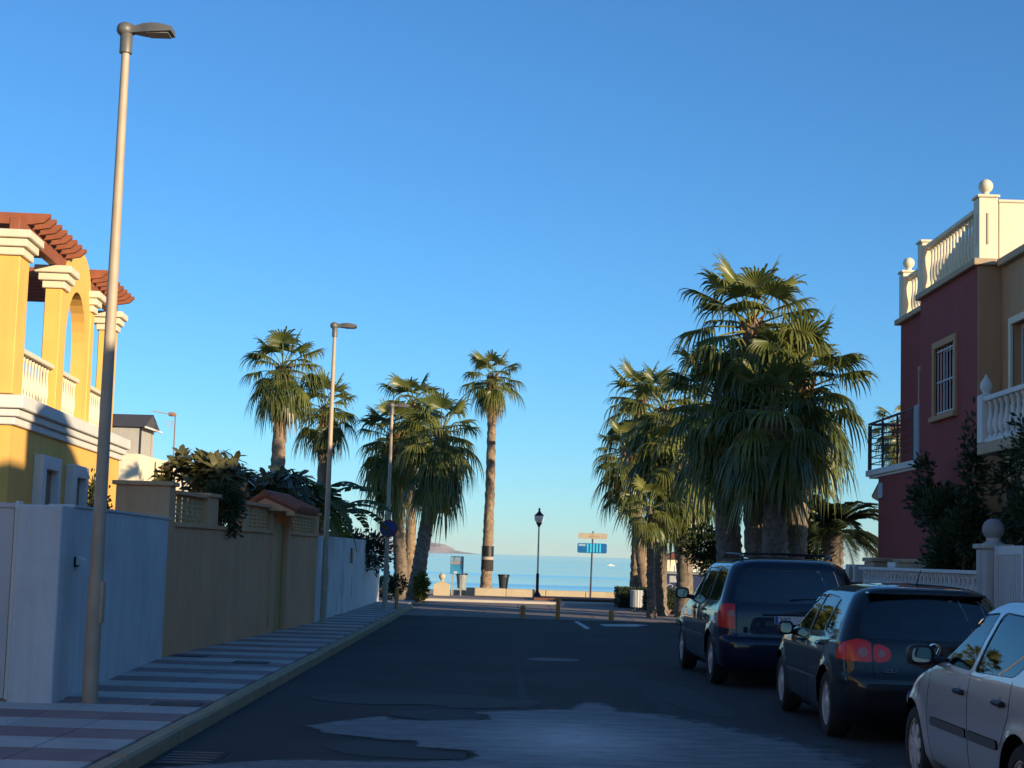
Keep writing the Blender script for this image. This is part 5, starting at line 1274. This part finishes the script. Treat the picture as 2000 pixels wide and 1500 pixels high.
place(car, 3.98, 16.05, AX[0], 0.0)
# ---------------------------------------------------------------- dark blue van
tab = [(.20, .20, 4.60, .86, .25, .45), (.29, .06, 4.72, .935, .24, .5), (.40, .01, 4.78, .965, .22, .52), (.52, .0, 4.80, .978, .2, .52), (.60, .005, 4.80, .985, .2, .52), (.640, .03, 4.79, .985, .18, .52), (.675, .085, 4.78, .988, .15, .5),
    (.78, .092, 4.72, .990, .14, .5), (.90, .098, 4.50, .985, .14, .46), (.99, .105, 4.06, .975, .14, .4), (1.05, .118, 3.78, .962, .14, .36), (1.11, .14, 3.60, .945, .14, .32), (1.24, .19, 3.30, .905, .15, .28), (1.38, .245, 2.97, .86, .16, .26), (1.50, .295, 2.68, .815, .17, .24), (1.585, .34, 2.46, .765, .18, .24), (1.64, .38, 2.26, .69, .2, .24), (1.685, .52, 2.0, .54, .2, .2), (1.712, .9, 1.7, .30, .15, .15), (1.722, 1.25, 1.35, .02, .01, .01)]
VANPAINT = paint('dark_blue_car_paint', (.005, .010, .030), 0, .5)
car = thing('parked_van', 'dark blue people carrier with roof rails parked under the palms', 'van', (0, 0, 0), 0, 'cars parked along the right kerb')
AX = (.96, 3.84); WR = .343; sh = CarShell(tab, 4.80, AX, WR, .09, .38); feats = []
make_windows(sh, feats, [('side_window', [('s', 3.12, 1.11), ('s', 2.22, 1.10), ('s', 2.24, 1.545), ('s', 2.42, 1.535), ('s', 2.75, 1.36)]), ('side_window', [('s', 2.15, 1.10), ('s', 1.30, 1.11), ('s', 1.32, 1.55), ('s', 2.17, 1.55)]), ('quarter_window', [('s', 1.23, 1.11), ('s', .46, 1.13), ('s', .56, 1.50), ('s', .66, 1.54), ('s', 1.25, 1.55)])])
pg = poly_uv(sh, [('r', 0, 1.14), ('r', .68, 1.15), ('r', .72, 1.20), ('r', .66, 1.50), ('r', .60, 1.545), ('r', 0, 1.56)], 6); feats.append(('rear_window', pg, CARGLASS, -.006))
feats.append(('tailgate_glass_edge', poly_uv(sh, [('r', 0, 1.115), ('r', .70, 1.12), ('r', .765, 1.18), ('r', .70, 1.53), ('r', .61, 1.57), ('r', 0, 1.58)], 6), MATS['gloss_black'], -.002))
pg = poly_uv(sh, [('f', 0, 1.12), ('f', .68, 1.12), ('f', .60, 1.53), ('f', 0, 1.54)], 6); feats.append(('windscreen', pg, CARGLASS, -.006))
feats.append(('reversing_light', poly_uv(sh, rounded([('r', .775, .93), ('r', .845, .93), ('r', .845, 1.01), ('r', .775, 1.01)], .012), 2), CLEARLENS, .006))
feats.append(('tail_light', poly_uv(sh, [('r', .765, .77), ('r', .84, .77), ('s', .28, .80), ('s', .33, .96), ('s', .30, 1.08), ('r', .85, 1.10), ('r', .765, 1.085)], 4), REDLENS, .004))
for a in AX: feats.append(('wheel_arch', poly_uv(sh, arch(sh, a, WR), 1), None, 0))
feats.append(('side_moulding', poly_uv(sh, band(sh, 1.42, 3.36, .585, .60), 6), MATS['dark_bright_strip'], .006))
feats.append(('side_moulding', poly_uv(sh, band(sh, 1.42, 3.36, .625, .64), 6), MATS['dark_bright_strip'], .006))
gaps(sh, feats, [[('s', 3.30, .28), ('s', 3.36, .60), ('s', 3.26, 1.06)], [('s', 2.19, .27), ('s', 2.19, 1.08)], [('s', 1.38, .70), ('s', 1.27, .9), ('s', 1.26, 1.09)], [('s', 1.26, .98), ('s', .40, 1.0)], [('r', .01, .668), ('r', .74, .668), ('r', .752, 1.10)], [('r', .01, .42), ('r', .55, .43), ('r', .62, .50), ('r', .80, .52)]])
car_skin(car, sh, feats, VANPAINT)
for a in AX:
    liner(car, sh, a, WR, .965)
    for s in (1, -1): wheel(car, a, s*.855, WR, .215, .222, 5, 'broad', ALLOY)
for s in (1, -1):
    mirror(car, 3.08, s*.965, 1.16, s, BLACK, .21, .17, .13)
    MB().tube([(.62, s*.60, 1.70), (.75, s*.60, 1.745), (2.05, s*.58, 1.76), (2.2, s*.57, 1.71)], .018, 6).build('roof_rail', BLACK, car, True)
for x in (.95, 1.9): MB().tube([(x, .60, 1.752), (x, 0, 1.768), (x, -.60, 1.752)], .016, 6).build('roof_bar', BLACK, car, True)
for x in (2.30, 1.42):
    for s in (1, -1): MB().cbox(x, s*.972 - .01, .965, x + .20, s*.972 + s*.022 + .01, .995, .009).build('door_handle', VANPAINT, car)
number_plate(car, .090, .90, '392', .02)
MB().cbox(.074, -.42, .955, .099, .42, .98, .008).build('tailgate_trim', VANPAINT, car)
MB().tube([(.16, .05, 1.16), (.20, -.45, 1.19)], .011, 5).build('rear_wiper', BLACK, car)
underside(car, sh, 4.80, .88, .24)
seat(car, 2.45, .42, .54, .55, .66); seat(car, 2.45, -.42, .54, .55, .66); seat(car, 1.55, .42, .5, .55, .62); seat(car, 1.55, -.42, .5, .55, .62); seat(car, .75, 0, 1.3, .55, .52, True, 2)
MB().cbox(2.95, -.8, .85, 3.4, .8, 1.08, .05).build('dashboard', SEATMAT, car)
place(car, 3.75, 22.45, AX[0], .03)
# ---------------------------------------------------------------- silver hatchback
tab = [(.17, .16, 3.84, .74, .22, .40), (.25, .05, 3.93, .81, .24, .42), (.36, .01, 3.97, .838, .24, .42), (.48, .0, 3.986, .848, .22, .42), (.58, .01, 3.975, .853, .2, .42), (.66, .045, 3.94, .854, .18, .42),
    (.74, .06, 3.86, .852, .17, .42), (.82, .07, 3.68, .848, .17, .40), (.88, .082, 3.42, .842, .17, .36), (.93, .095, 3.16, .834, .17, .32), (.965, .108, 2.98, .824, .17, .28),
    (1.02, .132, 2.84, .804, .17, .26), (1.12, .185, 2.62, .764, .17, .24), (1.22, .24, 2.40, .720, .17, .22), (1.31, .295, 2.18, .674, .17, .2), (1.375, .335, 1.99, .63, .18, .2), (1.42, .36, 1.82, .585, .2, .2), (1.458, .48, 1.58, .45, .2, .2), (1.482, .78, 1.3, .25, .15, .15), (1.493, 1.02, 1.08, .02, .01, .01)]
SILVER = paint('silver_beige_car_paint', (.54, .525, .52), .5, .36)
car = thing('parked_car', 'silver hatchback with dark side mouldings parked behind the black hatchback', 'car', (0, 0, 0), 0, 'cars parked along the right kerb')
AX = (.60, 3.175); WR = .303; sh = CarShell(tab, 3.986, AX, WR, .07, .30); feats = []
make_windows(sh, feats, [('side_window', [('s', 2.60, .985), ('s', 1.69, .965), ('s', 1.60, 1.355), ('s', 1.88, 1.335), ('s', 2.28, 1.18)]), ('side_window', [('s', 1.58, .965), ('s', .80, .985), ('s', .66, 1.06), ('s', .78, 1.28), ('s', .92, 1.345), ('s', 1.50, 1.36)])], .018)
pg = poly_uv(sh, [('r', 0, 1.0), ('r', .56, 1.01), ('r', .59, 1.05), ('r', .54, 1.31), ('r', .49, 1.345), ('r', 0, 1.355)], 6); feats.append(('rear_window', pg, CARGLASS, -.006))
pg = poly_uv(sh, [('f', 0, 1.0), ('f', .58, 1.0), ('f', .51, 1.345), ('f', 0, 1.355)], 6); feats.append(('windscreen', pg, CARGLASS, -.006))
feats.append(('tail_light', poly_uv(sh, [('r', .62, .70), ('r', .70, .70), ('s', .24, .74), ('s', .28, .92), ('s', .22, 1.02), ('r', .67, 1.0), ('r', .62, .95)], 4), REDLENS, .004))
for a in AX: feats.append(('wheel_arch', poly_uv(sh, arch(sh, a, WR), 1), None, 0))
MOULD = mat('grey_moulding', (.075, .075, .08), .5, .08, 10)
feats.append(('side_moulding', poly_uv(sh, rounded(band(sh, 1.70, 2.62, .515, .575), .03), 3), MOULD, .014))
feats.append(('side_moulding', poly_uv(sh, rounded(band(sh, 1.00, 1.67, .515, .575), .03), 3), MOULD, .014))
gaps(sh, feats, [[('s', 2.70, .24), ('s', 2.76, .50), ('s', 2.72, .75), ('s', 2.66, .96)], [('s', 1.685, .24), ('s', 1.685, .80), ('s', 1.655, .945)], [('s', .96, .55), ('s', .80, .75), ('s', .78, .96)], [('s', .98, .245), ('s', 2.69, .245)], [('s', 3.05, .62), ('s', 2.98, .80), ('s', 2.72, .93)]], .0036)
car_skin(car, sh, feats, SILVER)
for a in AX:
    liner(car, sh, a, WR, .842)
    for s in (1, -1): wheel(car, a, s*.742, WR, .185, .205, 7, 'leaf', mat('hubcap_silver', (.56, .53, .50), .45, .1, 20, metal=.2))
for s in (1, -1): mirror(car, 2.52, s*.86, 1.02, s, BLACK, .20, .15, .13)
for x in (1.76, .86):
    for s in (1, -1):
        h_ = MB().cbox(x, s*.846 - .008, .795, x + .19, s*.846 + s*.03 + .008, .830, .012).build('door_handle', BLACK, car)
        MB().sphere((x + .12, s*.843, .812), .05, 12, 8, 1.0, .14, .85).build('handle_recess', mat('handle_shadow', (.22, .20, .19), .5, 0), h_, True)
number_plate(car, .03, .62, '', .02)
underside(car, sh, 3.986, .78, .19)
seat(car, 1.95, .36, .50); seat(car, 1.95, -.36, .50); seat(car, 1.0, 0, 1.2, .42, .52, True, 3)
sw = MB()
for k in range(20):
    a, b = 2*math.pi*k/20, 2*math.pi*(k+1)/20; sw.tube([(2.42 + .06*math.sin(a), .36 + .18*math.cos(a), .90 + .17*math.sin(a)), (2.42 + .06*math.sin(b), .36 + .18*math.cos(b), .90 + .17*math.sin(b))], .014, 5, False)
sw.build('steering_wheel', BLACK, car)
MB().cbox(2.45, -.66, .68, 2.85, .66, .95, .06).build('dashboard', SEATMAT, car)
place(car, 3.96, 12.62, AX[1], 0.0)
# ================================================================== PROMENADE AND STREET FURNITURE
def bollard(x, y, h, r, label):
    t = thing('bollard', label, 'bollard', (x, y, .012), 0, 'orange bollards across the street end')
    MB().lathe([(r*1.05, -.01), (r, .03), (r, h - .04), (r*.85, h - .01), (r*.4, h)], 14).build('post', ORANGEBOL, t, True)
    MB().lathe([(r*1.03, h*.72), (r*1.03, h*.80)], 14).build('band', mat('orange_band', (.55, .22, .05), .5, .1, 8), t, True)
p = gpt(1021, 1210); bollard(p.x, 42.9, .34, .065, 'short thick orange bollard at the end of the asphalt')
p = gpt(1091, 1213); bollard(p.x, 42.9, .58, .055, 'taller orange bollard at the end of the asphalt')
p = gpt(1194, 1214); bollard(p.x, 42.95, .28, .07, 'low ochre bollard near the hedge planter')
t = thing('bollard', 'slim orange bollard on the pavement beside the sign post', 'bollard', (-2.88, 43.7, .125), 0, 'orange bollards across the street end')
MB().lathe([(.055, 0), (.05, .02), (.05, .55), (.02, .58)], 12).build('post', ORANGEBOL, t, True)
# sea wall in segments
sw_ = thing('sea_wall', 'low cream sea wall along the promenade', 'wall', (0, 62.35, 0))
x = -1.5
while x < 7.0: MB().cbox(x, 0, 0, x + 1.49, .35, .36 - .004*x, .02).build('wall_block', SEAWALL, sw_); x += 1.5
MB().box(7.01, .02, 0, 14, .33, .33).build('wall_block', SEAWALL, sw_)
# ball pillar
p = gpt(862, 1167); t = thing('ball_pillar', 'cream stone pillar topped by a ball at the sea wall end', 'pillar', (p.x, 61.0, .07))
MB().prism([(-.29, 0), (.29, 0), (.29, .42), (.05, .52), (-.05, .52), (-.29, .42)], 'y', -.28, .28).build('block', SEAWALL, t)
MB().lathe([(.06, .5), (.05, .58)], 12).build('neck', SEAWALL, t, True); MB().sphere((0, 0, .70), .125, 18, 12).build('ball', SEAWALL, t, True)
# information board
p0_, p1_ = gpt(881, 1168), gpt(896, 1168); t = thing('information_board', 'blue beach information board on two grey posts', 'sign', (p0_.x, 61.3, .07))
GREYP = mat('grey_post', (.33, .33, .33), .5, .1, 6, metal=.3)
for dx in (0, .32): MB().box(dx - .025, -.02, 0, dx + .025, .02, 1.42).build('post', GREYP, t)
MB().cbox(-.09, -.045, .80, .40, -.021, 1.46, .006).build('panel', mat('board_blue', (.045, .25, .45), .35, .1, 5), t)
MB().box(-.07, -.050, 1.16, .38, -.0455, 1.28).build('photo_band', mat('board_photo', (.33, .30, .32), .4, .2, 9), t)
MB().box(-.07, -.050, 1.285, .38, -.0455, 1.43).build('sky_band', mat('board_sky', (.28, .42, .55), .4, .15, 9), t)
MB().box(.05, -.050, .82, .17, -.0455, .90).build('emblem_patch', mat('board_pale', (.5, .55, .6), .4, .1, 9), t)
# litter bins on the wall side
def beach_bin(px, Y, label, col):
    p = at(px, 1150, Y); t = thing('litter_bin', label, 'litter bin', (p.x, Y, -.15))
    MB().lathe([(.14, .45), (.15, .46), (.20, .92), (.21, .93), (.21, 1.0), (.19, 1.0)], 16).build('bucket', col, t, True)
    MB().lathe([(.03, 0), (.03, .449)], 8).build('stand', DARKMETAL, t, True); MB().lathe([(.225, .96), (.225, 1.03), (.205, 1.03)], 16).build('rim', BLACK, t, True)
    MB().cbox(-.28, -.2, 0, .2, .2, .42, .03).build('footing', SEAWALL, t)
beach_bin(901, 63.3, 'grey ribbed litter bin behind the information board', mat('bin_grey', (.36, .38, .38), .5, .1, 8)); beach_bin(983, 63.4, 'dark litter bin behind the sea wall beside the banded palm', mat('bin_dark', (.05, .06, .075), .5, .1, 8))
# lantern lamp
p = at(1049, 1160, 60.2); t = thing('promenade_lantern', 'old-style lantern lamp with glass globe on a slender pole', 'street lamp', (p.x, 60.2, .16))
PURPLEIRON = mat('dark_red_iron', (.045, .018, .03), .45, .1, 8, metal=.3)
MB().lathe([(.16, 0), (.14, .04), (.07, .16), (.055, .22), (.055, .75), (.06, .8), (.04, .84)], 14).build('base', PURPLEIRON, t, True)
MB().lathe([(.036, .83), (.034, 1.6), (.030, 2.52)], 12).build('pole', mat('pale_pole', (.50, .47, .44), .35, .1, 6, metal=.5), t, True)
MB().lathe([(.03, 2.52), (.07, 2.60), (.11, 2.66), (.11, 2.68)], 12).build('cup', PURPLEIRON, t, True)
MB().lathe([(.10, 2.681), (.16, 2.76), (.185, 2.88), (.185, 2.93)], 16).build('glass_globe', mat('lantern_frosted_glass', (.78, .80, .80), .25, 0, coat=.6), t, True)
MB().lathe([(.03, 2.69), (.03, 2.86), (.01, 2.88)], 8).build('bulb', mat('bulb_white', (.75, .75, .72), .4, 0), t, True)
MB().lathe([(.19, 2.931), (.18, 2.95), (.08, 3.04), (.05, 3.08), (.03, 3.13), (.045, 3.16), (.01, 3.23)], 14).build('cap', PURPLEIRON, t, True)
# street name sign with two panels
p = at(1153, 1160, 60.5); t = thing('direction_sign', 'post with a tan name panel above a blue striped panel', 'sign', (p.x, 60.5, .07))
MB().tube([(0, 0, 0), (.02, 0, 1.4), (.04, 0, 2.52)], [.035, .032, .028], 10).build('post', PURPLEIRON, t, True)
def rrect(x0, z0, x1, z1, r, y0, y1):
    pts = []
    for cx, cz, a0_ in ((x1 - r, z1 - r, 0), (x0 + r, z1 - r, 90), (x0 + r, z0 + r, 180), (x1 - r, z0 + r, 270)):
        for k in range(5): a = R_(a0_ + k*22.5); pts.append((cx + r*math.cos(a), cz + r*math.sin(a)))
    return MB().prism(pts, 'y', y0, y1)
u = rrect(-.50, 2.24, .57, 2.45, .05, -.065, -.04).build('name_panel', mat('sign_tan', (.42, .36, .28), .5, .1, 6), t)
for x0, x1, z in ((-.05, .12, 2.39), (-.10, .33, 2.315)):
    n_ = int((x1 - x0) / .05)
    for k in range(n_): MB().box(x0 + k*.05, -.0665, z - .018, x0 + k*.05 + .03, -.0652, z + .018).build('faded_letter', mat('letter_red', (.32, .12, .07), .6, .1, 6), u)
l_ = rrect(-.52, 1.72, .56, 2.08, .06, -.065, -.04).build('blue_panel', mat('sign_panel_blue', (.012, .12, .34), .3, .15, 4), t)
MB().box(-.48, -.0665, 1.97, -.22, -.0652, 2.05).build('pale_corner', mat('sign_pale_blue', (.25, .40, .55), .4, .1, 6), l_)
for k in range(5): MB().box(-.17 + k*.115, -.0665, 1.75, -.115 + k*.115, -.0652, 2.06).build('bright_stripe', mat('sign_cyan', (.06, .52, .75), .3, .1, 6), l_)
# hedges, slatted bin, kerbed planter
HEDGE = leafmat('hedge_leaf', (.016, .030, .012), (.038, .052, .020), .55, .15, 3, .3)
def hedge(label, x0, x1, y0, y1, h, n, seed):
    t = thing('clipped_hedge', label, 'hedge', ((x0+x1)/2, (y0+y1)/2, .02)); w, d = (x1-x0)/2, (y1-y0)/2; r = random.Random(seed)
    MB().box(-w*.92, -d*.92, 0, w*.92, d*.92, h*.93).build('core', HEDGE, t); m = MB()
    for i in range(n):
        f = r.choice('xyzt'); p = Vector((r.uniform(-w, w), r.uniform(-d, d), r.uniform(0.02, h)))
        if f == 'x': p.x = math.copysign(w, r.random() - .5)
        elif f in 'yt' and f == 'y': p.y = -d
        elif f == 't': p.z = h
        else: p.z = h; 
        p += Vector((r.gauss(0, .02), r.gauss(0, .02), r.gauss(0, .02))); a = Vector((r.gauss(0, 1), r.gauss(0, 1), r.gauss(0, 1))).normalized(); s = a.orthogonal().normalized(); l = r.uniform(.05, .09); o = len(m.v)
        m.v += [tuple(p - a*l*.5), tuple(p + s*l*.28), tuple(p + a*l*.5), tuple(p - s*l*.28)]; m.f.append((o, o+1, o+2, o+3))
    leafmesh(m, 'foliage', HEDGE, t)
hedge('small clipped hedge left of the slatted litter bin', 3.72, 4.55, 54.2, 56.5, .62, 2200, 1)
hedge('long clipped hedge right of the slatted litter bin', 4.42, 6.0, 50.6, 53.4, .68, 3800, 2)
p = gpt(1238, 1194); t = thing('litter_bin', 'pale slatted litter bin on legs between the hedges', 'litter bin', (p.x + .02, 50.9, .015))
for k in range(14):
    a = 2*math.pi*k/14; MB().cbox(-.035, -.012, .14, .035, .012, .66, .005).build('slat', mat('bin_pale', (.42, .43, .45), .5, .1, 8), t, False, (.185*math.cos(a), .185*math.sin(a), 0), (0, 0, a + math.pi/2))
MB().lathe([(.165, .13), (.165, .64)], 14).build('liner', MATS['bin_grey'], t, True)
for a in (.6, 2.5, 4.3): MB().box(.15*math.cos(a) - .02, .15*math.sin(a) - .02, 0, .15*math.cos(a) + .02, .15*math.sin(a) + .02, .129).build('leg', DARKMETAL, t)
pk = thing('planter_kerb', 'red-brown planter kerb curving round the hedge', 'kerb', (4.4, 49.6, .015))
for k in range(9):
    a = R_(190 + k*9); MB().cbox(-.24, -.08, 0, .24, .08, .13, .015).build('kerb_block', mat('red_kerb', (.20, .11, .08), .85, .15, 4), pk, False, (2.3 + 2.6*math.cos(a)*.9, .9 + 2.6*math.sin(a)*.55, 0), (0, 0, a + math.pi/2 - .25))
MB().cbox(-.5, -.25, 0, .6, .25, .13, .03).build('kerb_nose', KERB, pk, False, (.5, -7.2, 0))
# container and kiosk beyond
p = at(1290, 1150, 56); t = thing('waste_container', 'dark blue container with white graffiti behind the palm trunks', 'container', (p.x, 55.5, .02))
BLUEBOX = mat('container_blue', (.010, .022, .085), .5, .15, 3)
MB().cbox(-.1, 0, .08, 2.6, 1.2, 1.13, .03).build('body', BLUEBOX, t); MB().cbox(-.15, -.05, 1.131, 2.65, 1.25, 1.22, .02).build('lid', mat('container_grey', (.20, .21, .22), .6, .1, 5), t)
MB().box(.25, -.014, .86, .62, -.0005, 1.08).build('notice', mat('notice_grey', (.36, .37, .38), .6, .1, 9), t)
GRAF = mat('graffiti_white', (.42, .46, .55), .6, .15, 9)
for pl in ([(.12, .72), (.25, .80), (.36, .76), (.30, .62), (.18, .52), (.14, .40)], [(.45, .70), (.52, .62), (.47, .48), (.60, .56), (.72, .76), (.66, .52)], [(.80, .74), (.95, .78), (.90, .60), (.78, .45), (.98, .44)]):
    MB().tube([(x, -.010, z) for x, z in pl], .018, 5).build('graffiti_stroke', GRAF, t)
for x in (.1, 2.4):
    MB().lathe([(.09, -.05), (.09, .05)], 12, (x, .15, .09), 'y').build('wheel', RUBBER, t)
p = at(1300, 1110, 90); t = thing('beach_kiosk', 'cream beach kiosk with a low red roof beyond the palms', 'kiosk', (p.x, 90, -.3))
MB().box(0, 0, 0, 2.4, 3, 2.1).build('wall', CREAM, t); MB().box(.0, -.02, .9, .08, -.001, 2.1).build('corner_post', DARKMETAL, t)
m = MB(); m.add([(-.25, -.35, 2.02), (2.75, -.35, 2.02), (2.75, 3.3, 2.02), (-.25, 3.3, 2.02), (1.2, 1.2, 2.62), (1.3, 1.8, 2.62)], [(0,1,4), (1,2,5,4), (2,3,5), (3,0,4,5), (0,3,2,1)]); m.build('roof', TERRACOTTA, t)
for k in range(3): MB().box(.5 + k*.6, -.03, .9, .9 + k*.6, -.001, 1.6).build('shutter', WINFRAME, t)
# thin pole and far posts
p = at(1256, 1130, 56); t = thing('white_pole', 'thin white pole between the sunlit palm trunks', 'pole', (p.x, 56.2, .02)); MB().lathe([(.045, 0), (.04, 2.6), (.01, 2.63)], 10).build('shaft', TRIMWHITE, t, True); MB().lathe([(.07, 0), (.07, .8), (.05, .83)], 10).build('sleeve', DARKMETAL, t, True)
p = at(1643, 1090, 60); t = thing('flag_pole', 'thin pale pole beyond the railing beside the date palm', 'pole', (p.x, 60, -.2)); MB().lathe([(.04, 0), (.03, 3.2), (.01, 3.22)], 8).build('shaft', TRIMWHITE, t, True); MB().lathe([(.07, 0), (.07, .06)], 10).build('foot', DARKMETAL, t, True)
# boat on the sea
p = at(1193, 1098, 700); t = thing('motor_boat', 'small white motor boat far out on the sea', 'boat', (p.x, 700, -2.05)); t.scale = (.55, .55, .55)
m = MB(); hb = [(-2.6, .75), (-1, .85), (1.2, .7), (2.9, 0.05)]
for x, w in hb: m.v += [(x, -w, .95), (x, w, .95), (x, w*.5, -.15), (x, -w*.5, -.15)]
for i in range(3):
    for k in range(4): m.f.append((4*i+k, 4*i+(k+1) % 4, 4*i+4+(k+1) % 4, 4*i+4+k))
m.f += [(3, 2, 1, 0), (12, 13, 14, 15)]; m.build('hull', TRIMWHITE, t)
MB().cbox(-1.2, -.5, .951, .9, .5, 1.7, .08).build('cabin', TRIMWHITE, t); MB().box(.905, -.42, 1.15, .925, .42, 1.55).build('windscreen', OPENING, t)
# ================================================================== HAZE over the bay
hz = MB().box(-16000, -3000, -14, 16000, 19000, 130).build('haze', None); struct(hz, 'stuff')
HZ = bpy.data.materials.new('haze_air'); HZ.use_nodes = True; N, L = nodes(HZ); N.remove(N['Principled BSDF'])
pv = N.new('ShaderNodeVolumePrincipled'); pv.inputs['Color'].default_value = (.97, .98, 1, 1); pv.inputs['Density'].default_value = .000025; pv.inputs['Anisotropy'].default_value = 0.0
L.new(pv.outputs[0], N['Material Output'].inputs['Volume']); hz.data.materials.append(HZ)
